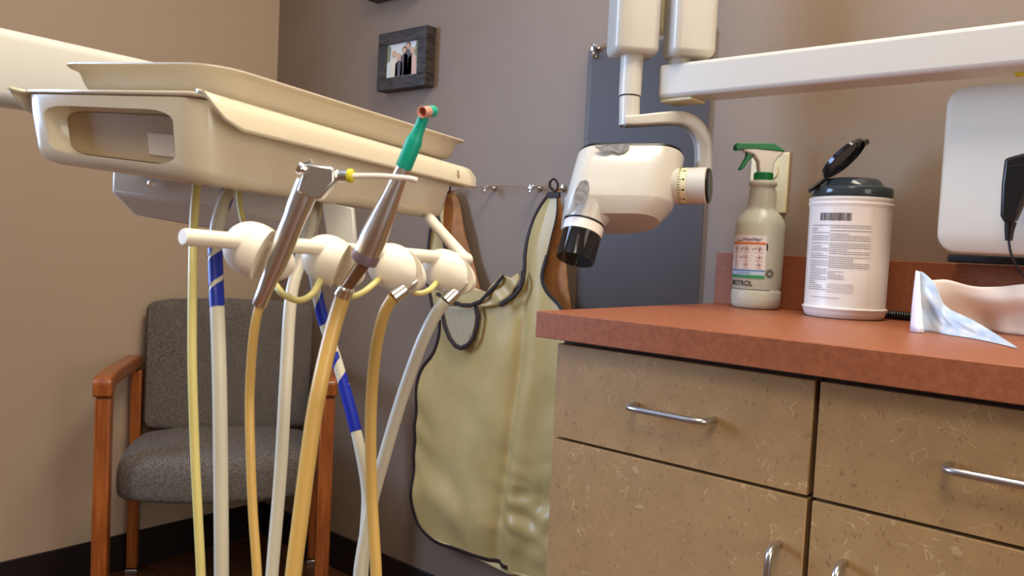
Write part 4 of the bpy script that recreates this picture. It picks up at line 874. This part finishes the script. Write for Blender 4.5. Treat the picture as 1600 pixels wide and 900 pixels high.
# ---- prophy handpiece
t=thing('polishing_handpiece',prA,'tapered steel handpiece with green polishing head in the second holder','dental instrument')
LP=(prB-prA).length
bm=B(); lathe(bm,[(.0085,0),(.0108,.001),(.0112,.006),(.0108,.009)],prA,prd,36); finish('end_band',bm,M_purple,t,label='mauve end band')
bm=B(); lathe(bm,[(.0106,.009),(.0106,LP*.30),(.0088,LP*.52),(.0072,LP*.70),(.0058,LP*.90),(.0052,LP)],prA,prd,40); finish('handpiece_body',bm,M_metal,t,ang=50)
g0=prB; g1=Vector((1.7826,-1.0246,1.0370)); gd=(g1-g0).normalized(); gl=(g1-g0).length
bm=B(); lathe(bm,[(.0062,-.001),(.0064,.001),(.0064,gl*.62),(.0054,gl*.72),(.0048,gl*.76),(.0042,gl*1.02),(.0042,gl*1.2)],g0,gd,28); finish('polishing_angle',bm,M_teal,t,ang=50)
k0=Vector((1.7862,-1.0181,1.0483)); k1=Vector((1.7894,-1.0301,1.0457)); kd=(k1-k0).normalized(); kl=(k1-k0).length
bm=B(); lathe(bm,[(.0022,-.0052),(.0038,-.0045),(.0044,-.003),(.0044,.004)],k0,kd,24); finish('angle_head',bm,M_teal,t)
bm=B(); lathe(bm,[(.0042,.004),(.0042,.0055),(.0036,.006),(.0042,.0072),(.0036,.008),(.0040,.0115),(.0044,.0125),(.0036,.0126),(.0030,.010),(.0008,.0085)],k0,kd,28); finish('rubber_cup',bm,M_pink,t,ang=40)
bm=B(); lathe(bm,[(.0030,.0101),(.0028,.0104)],k0,kd,20); finish('cup_hollow',bm,M_cupin,t)
f0=Vector((1.7335,-1.0344,0.9304)); f1=Vector((1.7201,-1.0393,0.9103)); 
bm=B(); tube(bm,[f0,f1],[.0058,.0046],20); finish('connector',bm,mat('bronze_connector',srgb(150,120,92),.35,.8),t)
f2=Vector((1.7170,-1.0398,0.9039)); bm=B(); tube(bm,[f1-(f2-f1)*.2,f1,f2],[.0055,.0068,.0072],24); finish('ferrule',bm,M_chrome,t)
hose([f2,(1.7137,-1.0439,0.8843),(1.7146,-1.0515,0.8592),(1.7161,-1.0587,0.8320),(1.7142,-1.0621,0.8042),(1.7129,-1.0660,0.7638),(1.7119,-1.0696,0.7235),(1.7109,-1.0735,0.6780)],.0064,M_amber,t,'tubing')
# ---- two empty tubing connectors in the other holders
for i,(a,b,pts,r,lab) in enumerate((((1.7143,-0.9595,0.9161),(1.7062,-0.9780,0.9011),[(1.7062,-0.9780,0.9011),(1.6967,-0.9793,0.8859),(1.6859,-0.9773,0.8564),(1.6780,-0.9738,0.8149),(1.6765,-0.9716,0.7678),(1.6772,-0.9680,0.7145),(1.6819,-0.9668,0.6740),(1.6856,-0.9659,0.6393)],.0052,'amber coupling tube held in the third holder with steel ferrule'),
      ((1.7057,-0.8878,0.9143),(1.6973,-0.9055,0.8957),[(1.6973,-0.9055,0.8957),(1.6888,-0.9098,0.8818),(1.6803,-0.9161,0.8581),(1.6700,-0.9204,0.8266),(1.6597,-0.9253,0.7885),(1.6490,-0.9311,0.7407),(1.6391,-0.9363,0.6923),(1.6355,-0.9427,0.6423),(1.6352,-0.9449,0.6143)],.0060,'milky coupling tube held in the rightmost holder with steel ferrule'))):
    a=Vector(a); b=Vector(b); t=thing('handpiece_tubing',b,lab,'dental tubing','empty coupling tubes in the holders')
    bm=B(); tube(bm,[a,a.lerp(b,.45),a.lerp(b,.5),b],[.0030,.0034,.0064,.0068],22); finish('ferrule',bm,M_metal,t)
    hose(pts,r,M_amber if i==0 else M_grey,t,'tubing')
